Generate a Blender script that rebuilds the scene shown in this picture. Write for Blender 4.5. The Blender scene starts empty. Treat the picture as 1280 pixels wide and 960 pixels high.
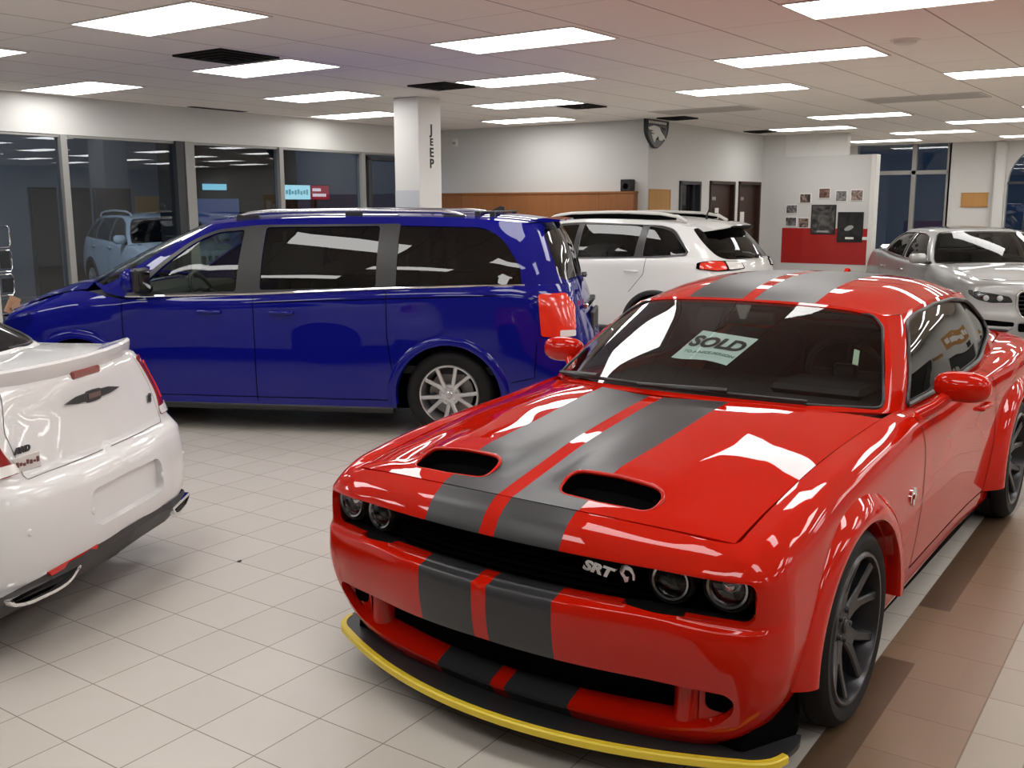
import bpy, math, random
import numpy as np
from mathutils import Vector
from mathutils.geometry import delaunay_2d_cdt
random.seed(7)
SC = bpy.context.scene
COL = SC.collection
PI = math.pi

# ------------------------------------------------------------------ materials
def mat(name):
    m = bpy.data.materials.new(name); m.use_nodes = True
    nt = m.node_tree
    for n in list(nt.nodes): nt.nodes.remove(n)
    o = nt.nodes.new('ShaderNodeOutputMaterial')
    return m, nt, o

def N(nt, t, **kw):
    n = nt.nodes.new(t)
    for k, v in kw.items():
        if k in n.inputs: n.inputs[k].default_value = v
        else: setattr(n, k, v)
    return n

def pbr(name, col, rough=.5, metal=0., coat=0., crough=.03, spec=.5, bump=0., bscale=200., var=0., vscale=6.):
    m, nt, o = mat(name)
    b = N(nt, 'ShaderNodeBsdfPrincipled')
    b.inputs['Base Color'].default_value = (*col, 1)
    b.inputs['Roughness'].default_value = rough
    b.inputs['Metallic'].default_value = metal
    b.inputs['Coat Weight'].default_value = coat
    b.inputs['Coat Roughness'].default_value = crough
    b.inputs['Specular IOR Level'].default_value = spec
    if bump or var:
        tc = N(nt, 'ShaderNodeTexCoord')
    if bump:
        nz = N(nt, 'ShaderNodeTexNoise'); nz.inputs['Scale'].default_value = bscale
        nt.links.new(tc.outputs['Object'], nz.inputs['Vector'])
        bp = N(nt, 'ShaderNodeBump'); bp.inputs['Strength'].default_value = bump; bp.inputs['Distance'].default_value = .002
        nt.links.new(nz.outputs['Fac'], bp.inputs['Height']); nt.links.new(bp.outputs[0], b.inputs['Normal'])
    if var:
        nz = N(nt, 'ShaderNodeTexNoise'); nz.inputs['Scale'].default_value = vscale; nz.inputs['Detail'].default_value = 4
        nt.links.new(tc.outputs['Object'], nz.inputs['Vector'])
        mx = N(nt, 'ShaderNodeMix', data_type='RGBA')
        mx.inputs[6].default_value = (*[c * (1 - var) for c in col], 1)
        mx.inputs[7].default_value = (*[min(1, c * (1 + var)) for c in col], 1)
        nt.links.new(nz.outputs['Fac'], mx.inputs[0]); nt.links.new(mx.outputs[2], b.inputs['Base Color'])
    nt.links.new(b.outputs[0], o.inputs[0])
    return m

def glass(name, tint=(.3, .3, .3), ior=1.5, rough=0., refl=(1, 1, 1)):
    """thin pane: tinted see-through with a mirror reflection"""
    m, nt, o = mat(name)
    t = N(nt, 'ShaderNodeBsdfTransparent'); t.inputs[0].default_value = (*tint, 1)
    g = N(nt, 'ShaderNodeBsdfGlossy'); g.inputs['Roughness'].default_value = rough; g.inputs[0].default_value = (*refl, 1)
    ge = N(nt, 'ShaderNodeNewGeometry'); dt = N(nt, 'ShaderNodeVectorMath', operation='DOT_PRODUCT')
    nt.links.new(ge.outputs['Incoming'], dt.inputs[0]); nt.links.new(ge.outputs['Normal'], dt.inputs[1])
    f0 = ((ior - 1) / (ior + 1))**2
    pw = math_n(nt, 'POWER', math_n(nt, 'SUBTRACT', 1., math_n(nt, 'ABSOLUTE', dt.outputs['Value'])), 5.)
    fr_ = math_n(nt, 'ADD', math_n(nt, 'MULTIPLY', pw, 1 - f0), f0)
    mx = N(nt, 'ShaderNodeMixShader')
    nt.links.new(fr_, mx.inputs[0]); nt.links.new(t.outputs[0], mx.inputs[1]); nt.links.new(g.outputs[0], mx.inputs[2])
    nt.links.new(mx.outputs[0], o.inputs[0])
    return m

def emit(name, col, s):
    m, nt, o = mat(name)
    e = N(nt, 'ShaderNodeEmission'); e.inputs[0].default_value = (*col, 1); e.inputs[1].default_value = s
    nt.links.new(e.outputs[0], o.inputs[0]); return m

def math_n(nt, op, a, b=None, c=None):
    n = N(nt, 'ShaderNodeMath', operation=op)
    for i, v in enumerate((a, b, c)):
        if v is None: continue
        if isinstance(v, (int, float)): n.inputs[i].default_value = v
        else: nt.links.new(v, n.inputs[i])
    return n.outputs[0]

def mixc(nt, fac, a, b):
    mx = N(nt, 'ShaderNodeMix', data_type='RGBA')
    nt.links.new(fac, mx.inputs[0])
    for i, v in ((6, a), (7, b)):
        if isinstance(v, tuple): mx.inputs[i].default_value = (*v, 1)
        else: nt.links.new(v, mx.inputs[i])
    return mx.outputs[2]

# ------------------------------------------------------------------ objects
def tag(o, label=None, cat=None, group=None, kind=None):
    if label: o['label'] = label
    if cat: o['category'] = cat
    if group: o['group'] = group
    o['kind'] = kind or 'thing'
    return o

def empty(name, loc=(0, 0, 0), rz=0., parent=None):
    o = bpy.data.objects.new(name, None); COL.objects.link(o)
    o.location = loc; o.rotation_euler = (0, 0, rz); o.empty_display_size = .1
    if parent: o.parent = parent
    return o

def obj(name, data, m, parent=None):
    """data: list of (V,F,Nrm or None) pieces or one such tuple -> one mesh object; m: material or list"""
    if isinstance(data, tuple): data = [data]
    V = []; F = []; NR = []; MI = []; has = False; k = 0
    for d in data:
        v, f, n = d[:3]; mi = d[3] if len(d) > 3 else 0
        v = np.asarray(v, float).reshape(-1, 3)
        V.append(v); F += [tuple(int(i) + k for i in p) for p in f]; MI += [mi] * len(f)
        if n is None: NR.append(np.zeros((len(v), 3)))
        else: NR.append(np.asarray(n, float)); has = True
        k += len(v)
    V = np.concatenate(V); NR = np.concatenate(NR)
    me = bpy.data.meshes.new(name)
    me.from_pydata(V.tolist(), [], F)
    for mm in (m if isinstance(m, (list, tuple)) else [m]): me.materials.append(mm)
    if any(MI): me.polygons.foreach_set('material_index', MI)
    me.update()
    if has:
        me.polygons.foreach_set('use_smooth', [True] * len(me.polygons))
        ln = np.linalg.norm(NR, axis=1); z = ln < 1e-6
        if z.any():
            vn = np.zeros(len(V) * 3); me.vertices.foreach_get('normal', vn); NR[z] = vn.reshape(-1, 3)[z]
        NR /= np.maximum(np.linalg.norm(NR, axis=1), 1e-9)[:, None]
        me.normals_split_custom_set_from_vertices(NR.tolist())
    o = bpy.data.objects.new(name, me); COL.objects.link(o)
    if parent: o.parent = parent
    return o

def smooth(o, ang=35):
    me = o.data
    me.polygons.foreach_set('use_smooth', [True] * len(me.polygons))
    me.set_sharp_from_angle(angle=math.radians(ang)); return o

def xf(d, loc=(0, 0, 0), rx=0, ry=0, rz=0, s=1.):
    v, f, n = d[:3]
    cx, sx = math.cos(rx), math.sin(rx); cy, sy = math.cos(ry), math.sin(ry); cz, sz = math.cos(rz), math.sin(rz)
    Rx = np.array([[1, 0, 0], [0, cx, -sx], [0, sx, cx]]); Ry = np.array([[cy, 0, sy], [0, 1, 0], [-sy, 0, cy]])
    Rz = np.array([[cz, -sz, 0], [sz, cz, 0], [0, 0, 1]])
    M = Rz @ Ry @ Rx
    v = (np.asarray(v, float) * s) @ M.T + np.array(loc)
    if n is not None: n = np.asarray(n) @ M.T
    return (v, f, n) + tuple(d[3:])

def mir(d):
    v, f, n = d[:3]
    m = np.array([1, -1, 1.])
    return (np.asarray(v) * m, [p[::-1] for p in f], None if n is None else np.asarray(n) * m) + tuple(d[3:])

def setm(d, i): return (d[0], d[1], d[2], i)

def box(x0, x1, y0, y1, z0, z1, b=0.):
    if b <= 0:
        v = [(x, y, z) for z in (z0, z1) for y in (y0, y1) for x in (x0, x1)]
        f = [(0, 2, 3, 1), (4, 5, 7, 6), (0, 1, 5, 4), (2, 6, 7, 3), (0, 4, 6, 2), (1, 3, 7, 5)]
        return (np.array(v, float), f, None)
    b = min(b, (x1 - x0) * .49, (y1 - y0) * .49, (z1 - z0) * .49)
    # chamfered box
    V = []; idx = {}
    c = ((x0 + x1) / 2, (y0 + y1) / 2, (z0 + z1) / 2); h = ((x1 - x0) / 2, (y1 - y0) / 2, (z1 - z0) / 2)
    for sx in (-1, 1):
        for sy in (-1, 1):
            for sz in (-1, 1):
                for a in range(3):
                    s = (sx, sy, sz)
                    p = [c[i] + s[i] * (h[i] - (0 if i == a else b)) for i in range(3)]
                    idx[(sx, sy, sz, a)] = len(V); V.append(p)
    F = []
    for a in range(3):
        o1, o2 = [(1, 2), (2, 0), (0, 1)][a]
        for s in (-1, 1):
            q = []
            for (p, r) in ((-1, -1), (1, -1), (1, 1), (-1, 1)):
                k = [0, 0, 0]; k[a] = s; k[o1] = p; k[o2] = r; q.append(idx[(*k, a)])
            F.append(tuple(q if s > 0 else q[::-1]))
    for a in range(3):       # edges along axis a
        o1, o2 = [(1, 2), (2, 0), (0, 1)][a]
        for p in (-1, 1):
            for r in (-1, 1):
                def K(t, w):
                    k = [0, 0, 0]; k[a] = t; k[o1] = p; k[o2] = r; return idx[(*k, w)]
                q = (K(-1, o1), K(1, o1), K(1, o2), K(-1, o2))
                F.append(q if p * r < 0 else q[::-1])
    for sx in (-1, 1):
        for sy in (-1, 1):
            for sz in (-1, 1):
                q = tuple(idx[(sx, sy, sz, a)] for a in range(3))
                F.append(q if sx * sy * sz > 0 else q[::-1])
    return (np.array(V, float), F, None)

def tube(path, r, seg=8, cap=True, closed=False):
    P = np.asarray(path, float); n = len(P)
    rr = np.broadcast_to(np.asarray(r, float), (n,))
    if closed: T = np.roll(P, -1, 0) - np.roll(P, 1, 0)
    else: T = np.gradient(P, axis=0)
    T /= np.maximum(np.linalg.norm(T, axis=1), 1e-9)[:, None]
    up = np.array([0, 0, 1.]) if abs(T[0, 2]) < .9 else np.array([1., 0, 0])
    V = []
    A = np.cross(T[0], up); A /= np.linalg.norm(A)
    for i in range(n):
        A = A - T[i] * (A @ T[i]); A /= max(np.linalg.norm(A), 1e-9); B = np.cross(T[i], A)
        for k in range(seg):
            t = 2 * PI * k / seg
            V.append(P[i] + rr[i] * (math.cos(t) * A + math.sin(t) * B))
    F = []
    m = n if closed else n - 1
    for i in range(m):
        j = (i + 1) % n
        for k in range(seg):
            l = (k + 1) % seg
            F.append((i * seg + k, i * seg + l, j * seg + l, j * seg + k))
    if cap and not closed:
        F.append(tuple(range(seg))[::-1]); F.append(tuple((n - 1) * seg + k for k in range(seg)))
    return (np.array(V), F, None)

def lathe(prof, seg=48, axis='y', a0=0., a1=2 * PI):
    """prof: list (r, h). axis y: h along y"""
    full = abs(a1 - a0 - 2 * PI) < 1e-6
    n = len(prof); m = seg if full else seg + 1
    V = []
    for k in range(m):
        t = a0 + (a1 - a0) * k / seg
        for r, h in prof:
            if axis == 'y': V.append((r * math.cos(t), h, r * math.sin(t)))
            elif axis == 'x': V.append((h, r * math.cos(t), r * math.sin(t)))
            else: V.append((r * math.cos(t), r * math.sin(t), h))
    F = []
    for k in range(seg):
        l = (k + 1) % m
        for i in range(n - 1):
            q = (k * n + i, k * n + i + 1, l * n + i + 1, l * n + i)
            F.append(q)
    return (np.array(V), F, None)

def prism(pts, a0, a1, axis='y'):
    """closed polygon of 2-D points extruded along an axis"""
    pts = list(pts); n = len(pts)
    def P(p, h): return {'y': (p[0], h, p[1]), 'x': (h, p[0], p[1]), 'z': (p[0], p[1], h)}[axis]
    V = [P(p, a0) for p in pts] + [P(p, a1) for p in pts]
    F = [tuple(range(n))[::-1], tuple(range(n, 2 * n))] + [(i, (i + 1) % n, n + (i + 1) % n, n + i) for i in range(n)]
    return (np.array(V, float), F, None)

def fixn(o):
    """make face normals consistent, pointing out"""
    import bmesh
    bm = bmesh.new(); bm.from_mesh(o.data); bmesh.ops.recalc_face_normals(bm, faces=bm.faces); bm.to_mesh(o.data); bm.free(); return o

def solid(name, data, m, parent=None, ang=35):
    return smooth(fixn(obj(name, data, m, parent)), ang)

def text_data(s, size, bold=0., extrude=.002, shear=0., align='CENTER'):
    cu = bpy.data.curves.new('lettering', 'FONT'); cu.body = s; cu.size = size; cu.extrude = extrude; cu.shear = shear
    cu.offset = bold; cu.align_x = align; cu.align_y = 'CENTER'; cu.resolution_u = 3
    o = bpy.data.objects.new('lettering', cu); COL.objects.link(o)
    dg = bpy.context.evaluated_depsgraph_get(); dg.update()
    me = bpy.data.meshes.new_from_object(o.evaluated_get(dg))
    v = np.array([tuple(x.co) for x in me.vertices]); f = [tuple(p.vertices) for p in me.polygons]
    bpy.data.objects.remove(o); bpy.data.meshes.remove(me); bpy.data.curves.remove(cu)
    return (v, f, None)

def place(d, origin, ex, ey):
    """map local x,y,z(normal) of flat data onto a frame"""
    ex = np.array(ex, float); ey = np.array(ey, float); ex /= np.linalg.norm(ex); ey -= ex * (ey @ ex); ey /= np.linalg.norm(ey)
    ez = np.cross(ex, ey)
    v = np.asarray(d[0]) @ np.stack([ex, ey, ez]) + np.array(origin)
    return (v, d[1], None) + tuple(d[3:])

# ------------------------------------------------------------------ smooth surface through a net of points
def _tan(t, sharp, s0, s1, anti):
    n = len(t); L = np.zeros((n, n)); Rr = np.zeros((n, n))
    for i in range(n):
        if 0 < i < n - 1:
            h0 = t[i] - t[i - 1]; h1 = t[i + 1] - t[i]
            a = np.zeros(n); b = np.zeros(n)
            a[i] = 1 / h0; a[i - 1] = -1 / h0; b[i + 1] = 1 / h1; b[i] = -1 / h1
            if i in sharp: L[i] = a; Rr[i] = b
            else:
                w = (h1 * a + h0 * b) / (h0 + h1); L[i] = w; Rr[i] = w
        elif i == 0:
            h = t[1] - t[0]; b = np.zeros(n); b[1] = 1 / h; b[0] = -1 / h
            if s0 and not anti: b[:] = 0
            L[i] = Rr[i] = b
        else:
            h = t[i] - t[i - 1]; b = np.zeros(n); b[i] = 1 / h; b[i - 1] = -1 / h
            if s1 and not anti: b[:] = 0
            L[i] = Rr[i] = b
    return L, Rr

class Surf:
    """net G[row][col] of (x,y,z); sym: (col0, colEnd, row0, rowEnd) lie on the mirror plane y=0"""
    def __init__(s, G, sc=(), sr=(), sym=(0, 0, 0, 0), flip=False):
        s.G = G = np.asarray(G, float); s.flip = flip; s.sc = sc; s.sr = sr
        du = np.linalg.norm(np.diff(G, axis=1), axis=2).mean(0); dv = np.linalg.norm(np.diff(G, axis=0), axis=2).mean(1)
        s.tu = np.r_[0, np.cumsum(np.maximum(du, 1e-3))]; s.tv = np.r_[0, np.cumsum(np.maximum(dv, 1e-3))]
        s.Tu = [_tan(s.tu, sc, sym[0], sym[1], a) for a in (0, 1)]; s.Tv = [_tan(s.tv, sr, sym[2], sym[3], a) for a in (0, 1)]
    def _w(s, t, T, x):
        x = np.clip(x, t[0], t[-1]); i = np.clip(np.searchsorted(t, x, 'right') - 1, 0, len(t) - 2)
        h = t[i + 1] - t[i]; q = (x - t[i]) / h
        W = np.zeros((len(x), len(t))); ar = np.arange(len(x))
        W[ar, i] += 2 * q**3 - 3 * q**2 + 1; W[ar, i + 1] += -2 * q**3 + 3 * q**2
        W += ((q**3 - 2 * q**2 + q) * h)[:, None] * T[1][i] + ((q**3 - q**2) * h)[:, None] * T[0][i + 1]
        return W
    def ev(s, u, v):
        u = np.atleast_1d(np.asarray(u, float)); v = np.atleast_1d(np.asarray(v, float))
        out = np.zeros((len(u), 3))
        for a, cs in ((0, (0, 2)), (1, (1,))):
            Wu = s._w(s.tu, s.Tu[a], u); Wv = s._w(s.tv, s.Tv[a], v)
            for c in cs: out[:, c] = np.einsum('ni,ij,nj->n', Wv, s.G[:, :, c], Wu)
        return out
    def nrm(s, u, v):
        e = 1e-4
        a = s.ev(u + e, v) - s.ev(u - e, v); b = s.ev(u, v + e) - s.ev(u, v - e)
        n = np.cross(a, b); n /= np.maximum(np.linalg.norm(n, axis=1), 1e-12)[:, None]
        return -n if s.flip else n
    def uv(s, c, r):
        return np.interp(c, np.arange(len(s.tu)), s.tu), np.interp(r, np.arange(len(s.tv)), s.tv)
    def at(s, c, r): 
        u, v = s.uv(np.atleast_1d(c), np.atleast_1d(r)); return s.ev(u, v)
    def locate(s, P2, axes, cr=None, rr=None, it=8):
        P2 = np.asarray(P2, float); ax = ['xyz'.index(a) for a in axes]
        u0, u1 = s.uv(np.array(cr or (0, len(s.tu) - 1), float), np.zeros(2))[0]
        v0, v1 = s.uv(np.zeros(2), np.array(rr or (0, len(s.tv) - 1), float))[1]
        gu, gv = np.meshgrid(np.linspace(u0, u1, 140), np.linspace(v0, v1, 70)); gu = gu.ravel(); gv = gv.ravel()
        S = s.ev(gu, gv)[:, ax]
        k = np.array([np.argmin(((S - p)**2).sum(1)) for p in P2]); u = gu[k].copy(); v = gv[k].copy()
        for _ in range(it):
            e = 1e-4; p = s.ev(u, v)[:, ax]
            a = (s.ev(u + e, v)[:, ax] - s.ev(u - e, v)[:, ax]) / (2 * e); b = (s.ev(u, v + e)[:, ax] - s.ev(u, v - e)[:, ax]) / (2 * e)
            d = P2 - p; det = a[:, 0] * b[:, 1] - a[:, 1] * b[:, 0]; ok = np.abs(det) > 1e-4; det = np.where(ok, det, 1)
            su = (d[:, 0] * b[:, 1] - d[:, 1] * b[:, 0]) / det; sv = (a[:, 0] * d[:, 1] - a[:, 1] * d[:, 0]) / det
            u = np.clip(u + np.where(ok, np.clip(su, -.1, .1), 0), u0, u1); v = np.clip(v + np.where(ok, np.clip(sv, -.1, .1), 0), v0, v1)
        return np.stack([u, v], 1)

def dens(P, h, closed=True):
    P = np.asarray(P, float); out = []
    n = len(P)
    for i in range(n if closed else n - 1):
        a = P[i]; b = P[(i + 1) % n]; k = max(1, int(math.ceil(np.linalg.norm(b - a) / h)))
        for j in range(k): out.append(a + (b - a) * j / k)
    if not closed: out.append(P[-1])
    return np.array(out)

def rnd(P, r, n=5):
    """round the corners of a closed polygon; r: radius or list"""
    P = [np.array(p, float) for p in P]; m = len(P); out = []
    for i in range(m):
        ri = r[i] if isinstance(r, (list, tuple)) else r
        p = P[i]; a = P[i - 1] - p; b = P[(i + 1) % m] - p
        la, lb = np.linalg.norm(a), np.linalg.norm(b)
        d = min(ri, la * .48, lb * .48)
        if d <= 1e-4: out.append(p); continue
        a = p + a / la * d; b = p + b / lb * d
        for k in range(n + 1):
            t = k / n; out.append((1 - t)**2 * a + 2 * t * (1 - t) * p + t * t * b)
    return np.array(out)

def ell(cx, cy, rx, ry, n=36, a0=0, a1=2 * PI):
    t = np.linspace(a0, a1, n, endpoint=abs(a1 - a0) < 2 * PI - 1e-6)
    return np.stack([cx + rx * np.cos(t), cy + ry * np.sin(t)], 1)

def spl(P, n=6, closed=False):
    """Catmull-Rom through points"""
    P = np.asarray(P, float); m = len(P); out = []
    for i in range(m if closed else m - 1):
        p0 = P[i - 1] if (closed or i > 0) else 2 * P[0] - P[1]; p1 = P[i]; p2 = P[(i + 1) % m]
        p3 = P[(i + 2) % m] if (closed or i + 2 < m) else 2 * P[-1] - P[-2]
        for k in range(n):
            t = k / n
            out.append(.5 * (2 * p1 + (p2 - p0) * t + (2 * p0 - 5 * p1 + 4 * p2 - p3) * t * t + (3 * p1 - p0 - 3 * p2 + p3) * t**3))
    if not closed: out.append(P[-1])
    return np.array(out)

def inside(P, poly):
    x, y = P[:, 0], P[:, 1]; r = np.zeros(len(P), bool); n = len(poly); j = n - 1
    for i in range(n):
        xi, yi = poly[i]; xj, yj = poly[j]
        c = ((yi > y) != (yj > y)) & (x < (xj - xi) * (y - yi) / (yj - yi + 1e-15) + xi); r ^= c; j = i
    return r

def inset(P, g):
    """shrink a closed 2-D polygon by g"""
    P = np.asarray(P, float); a = np.roll(P, 1, 0); b = np.roll(P, -1, 0)
    area = .5 * np.sum(P[:, 0] * b[:, 1] - b[:, 0] * P[:, 1])
    t = b - a; t /= np.maximum(np.linalg.norm(t, axis=1), 1e-9)[:, None]
    nn = np.stack([-t[:, 1], t[:, 0]], 1) * (1 if area > 0 else -1)
    return P + nn * g

def panel(S, outer, holes=(), h=.035, fl=.012, off=0., both=True, hfl=None, skip_mid=True, gap=0.):
    """trimmed piece of S. outer, holes: arrays of (u,v). Returns pieces (list)"""
    loops = []
    for k, L in enumerate([outer, *holes]):
        L = np.asarray(L, float)
        if gap and k == 0: L = inset(L, gap)
        L = dens(L, h)
        keep = np.linalg.norm(L - np.roll(L, 1, 0), axis=1) > h * .08
        loops.append(L[keep])
    lo = loops[0].min(0); hi = loops[0].max(0)
    gx, gy = np.meshgrid(np.arange(lo[0] + h * .5, hi[0], h), np.arange(lo[1] + h * .5, hi[1], h)); Q = np.stack([gx.ravel(), gy.ravel()], 1)
    for r in S.sr:          # keep mesh points on the creases
        v = S.tv[r]
        if lo[1] < v < hi[1]:
            Q = Q[np.abs(Q[:, 1] - v) > h * .35]; uu = np.arange(lo[0] + h * .3, hi[0], h * .7); Q = np.concatenate([Q, np.stack([uu, np.full(len(uu), v)], 1)])
    for c in S.sc:
        u = S.tu[c]
        if lo[0] < u < hi[0]:
            Q = Q[np.abs(Q[:, 0] - u) > h * .35]; vv = np.arange(lo[1] + h * .3, hi[1], h * .7); Q = np.concatenate([Q, np.stack([np.full(len(vv), u), vv], 1)])
    m = inside(Q, loops[0])
    for L in loops[1:]: m &= ~inside(Q, L)
    Q = Q[m]
    B = np.concatenate(loops)
    if len(Q):
        d = np.full(len(Q), 9.)
        for p in B: d = np.minimum(d, ((Q - p)**2).sum(1))
        Q = Q[d > (h * .5)**2]
    pts = [Vector(p) for p in np.concatenate([B, Q]).tolist()] if len(Q) else [Vector(p) for p in B.tolist()]
    edges = []; k = 0
    for L in loops:
        n = len(L); edges += [(k + i, k + (i + 1) % n) for i in range(n)]; k += n
    vo, eo, fo, ov, _, _ = delaunay_2d_cdt(pts, edges, [], 0, 1e-6, True)
    vo = np.array([tuple(p) for p in vo])
    T = np.array([f for f in fo if len(f) == 3]); C = vo[T].mean(1)
    m = inside(C, loops[0])
    for L in loops[1:]: m &= ~inside(C, L)
    T = T[m]
    used = np.unique(T); re = -np.ones(len(vo), int); re[used] = np.arange(len(used)); T = re[T]; uv = vo[used]
    P = S.ev(uv[:, 0], uv[:, 1]); n = S.nrm(uv[:, 0], uv[:, 1])
    if off: P = P + n * off
    a = P[T]; fn = np.cross(a[:, 1] - a[:, 0], a[:, 2] - a[:, 0]); bad = (fn * n[T].mean(1)).sum(1) < 0
    T[bad] = T[bad][:, ::-1]
    pieces = [(P, [tuple(t) for t in T], n)]
    if fl:
        omap = {}
        for i, o in enumerate(ov):
            for q in o:
                if re[i] >= 0: omap[q] = re[i]
        k = 0; FV = []; FF = []; FN = []
        for li, L in enumerate(loops):
            m_ = len(L); dep = fl if li == 0 or hfl is None else hfl
            for i in range(m_):
                p, q = omap.get(k + i), omap.get(k + (i + 1) % m_)
                if p is None or q is None or p == q: continue
                if skip_mid and abs(P[p, 1]) < 1e-4 and abs(P[q, 1]) < 1e-4: continue
                e = P[q] - P[p]; nn = np.cross(e, (n[p] + n[q])); nn /= max(np.linalg.norm(nn), 1e-9)
                mid = (uv[p] + uv[q]) / 2
                # outward of the piece
                tri_c = None
                b = len(FV)
                FV += [P[p], P[q], P[q] - n[q] * dep, P[p] - n[p] * dep]; FN += [nn] * 4
                gq = np.cross(FV[b + 1] - FV[b], FV[b + 3] - FV[b]); FF.append((b, b + 1, b + 2, b + 3) if gq @ nn > 0 else (b + 3, b + 2, b + 1, b))
            k += m_
        if FV: pieces.append((np.array(FV), FF, np.array(FN)))
    if both: pieces += [mir(d) for d in pieces]
    return pieces

def grid(S, c0=None, c1=None, r0=None, r1=None, nu=40, nv=20, both=True, off=0.):
    nc, nr = len(S.tu) - 1, len(S.tv) - 1
    c = np.linspace(c0 or 0, nc if c1 is None else c1, nu + 1); r = np.linspace(r0 or 0, nr if r1 is None else r1, nv + 1)
    C_, R_ = np.meshgrid(c, r); u, v = S.uv(C_.ravel(), R_.ravel())
    P = S.ev(u, v); n = S.nrm(u, v)
    if off: P = P + n * off
    F = []
    for i in range(nv):
        for j in range(nu):
            a = i * (nu + 1) + j; F.append((a, a + 1, a + nu + 2, a + nu + 1))
    Fa = np.array(F); q = P[Fa]; fn = np.cross(q[:, 2] - q[:, 0], q[:, 3] - q[:, 1]); bad = (fn * n[Fa].mean(1)).sum(1) < 0
    Fa[bad] = Fa[bad][:, ::-1]
    d = (P, [tuple(t) for t in Fa], n)
    return [d, mir(d)] if both else [d]

def idx(S, pts):
    """polygon given in (column,row) indices -> (u,v)"""
    p = np.asarray(pts, float); u, v = S.uv(p[:, 0], p[:, 1]); return np.stack([u, v], 1)

def proj(S, pts, axes, cr=None, rr=None, h=.03):
    return S.locate(dens(pts, h), axes, cr, rr)

def outline(S, axes_poly, axes, cr=None, rr=None): return proj(S, axes_poly, axes, cr, rr)

def follow(S, line_uv, w=.006, off=.001, both=False):
    """thin strip lying on S along a (u,v) line (a panel seam)"""
    L = dens(line_uv, .03, False)
    P = S.ev(L[:, 0], L[:, 1]); n = S.nrm(L[:, 0], L[:, 1]); t = np.gradient(P, axis=0)
    sd = np.cross(n, t); sd /= np.maximum(np.linalg.norm(sd, axis=1), 1e-9)[:, None]
    V = np.concatenate([P + sd * w / 2 + n * off, P - sd * w / 2 + n * off]); m = len(P)
    F = [(i, i + 1, m + i + 1, m + i) for i in range(m - 1)]
    d = (V, F, np.concatenate([n, n]))
    a = V[np.array(F)]; fn = np.cross(a[:, 1] - a[:, 0], a[:, 3] - a[:, 0])
    if (fn * n[:-1]).sum() < 0: d = (V, [f[::-1] for f in F], d[2])
    return [d, mir(d)] if both else [d]
# ------------------------------------------------------------------ shared materials
CEIL = 2.98
M = {}
M['wall'] = pbr('white_wall_paint', (.60, .595, .575), .7, var=.03, vscale=.7)
M['wall_w'] = pbr('white_gloss_panel', (.70, .69, .66), .45)
M['alu'] = pbr('brushed_aluminium', (.55, .54, .52), .4, .6)
M['mull'] = pbr('grey_window_frame', (.30, .295, .28), .45, .2)
M['dark_alu'] = pbr('dark_frame', (.03, .032, .036), .45)
M['wpane'] = glass('window_pane', (.80, .85, .90), 1.55)
M['wood'] = None
M['black'] = pbr('black_plastic', (.012, .012, .013), .42)
M['blackgloss'] = pbr('gloss_black', (.006, .006, .007), .12, coat=.6)
M['void'] = pbr('deep_black_trim', (.0018, .0018, .002), .85, spec=.03)
M['rubber'] = pbr('tyre_rubber', (.008, .008, .0085), .68, spec=.25, bump=.12, bscale=900)
M['chrome'] = pbr('chrome', (.80, .80, .82), .07, 1.)
M['lampring'] = pbr('dark_chrome', (.30, .30, .31), .14, 1.)
M['satin'] = pbr('satin_chrome', (.62, .62, .64), .25, 1.)
M['silver_rim'] = pbr('silver_alloy', (.62, .62, .63), .28, .85)
M['gun_rim'] = pbr('gunmetal_alloy', (.055, .055, .06), .3, .75)
M['disc'] = pbr('brake_steel', (.22, .21, .20), .4, .9)
M['redlens'] = pbr('red_lamp_lens', (.52, .012, .008), .12, coat=.8)
M['redlens2'] = pbr('bright_red_lamp_lens', (.72, .03, .012), .15, coat=.8)
M['clearlens'] = glass('clear_lens', (.82, .84, .86), 1.5)
M['white_lens'] = pbr('white_lamp_lens', (.75, .74, .72), .15, coat=.5)
M['amber'] = pbr('amber_lens', (.7, .25, .03), .2)
M['tint'] = glass('dark_tinted_glass', (.06, .065, .065), 1.52)
M['wshield'] = glass('windscreen_glass', (.62, .65, .64), 1.42)
M['lightglass'] = glass('light_green_glass', (.58, .66, .62), 1.52)
M['cabin'] = pbr('dark_cabin_fabric', (.016, .016, .017), .75)
M['cabin_g'] = pbr('grey_cabin_fabric', (.10, .10, .10), .8)
M['paper'] = pbr('white_paper', (.78, .78, .76), .6)
M['ink'] = pbr('black_ink', (.012, .012, .014), .6)
M['grey_card'] = pbr('grey_card', (.35, .36, .34), .7)

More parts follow.
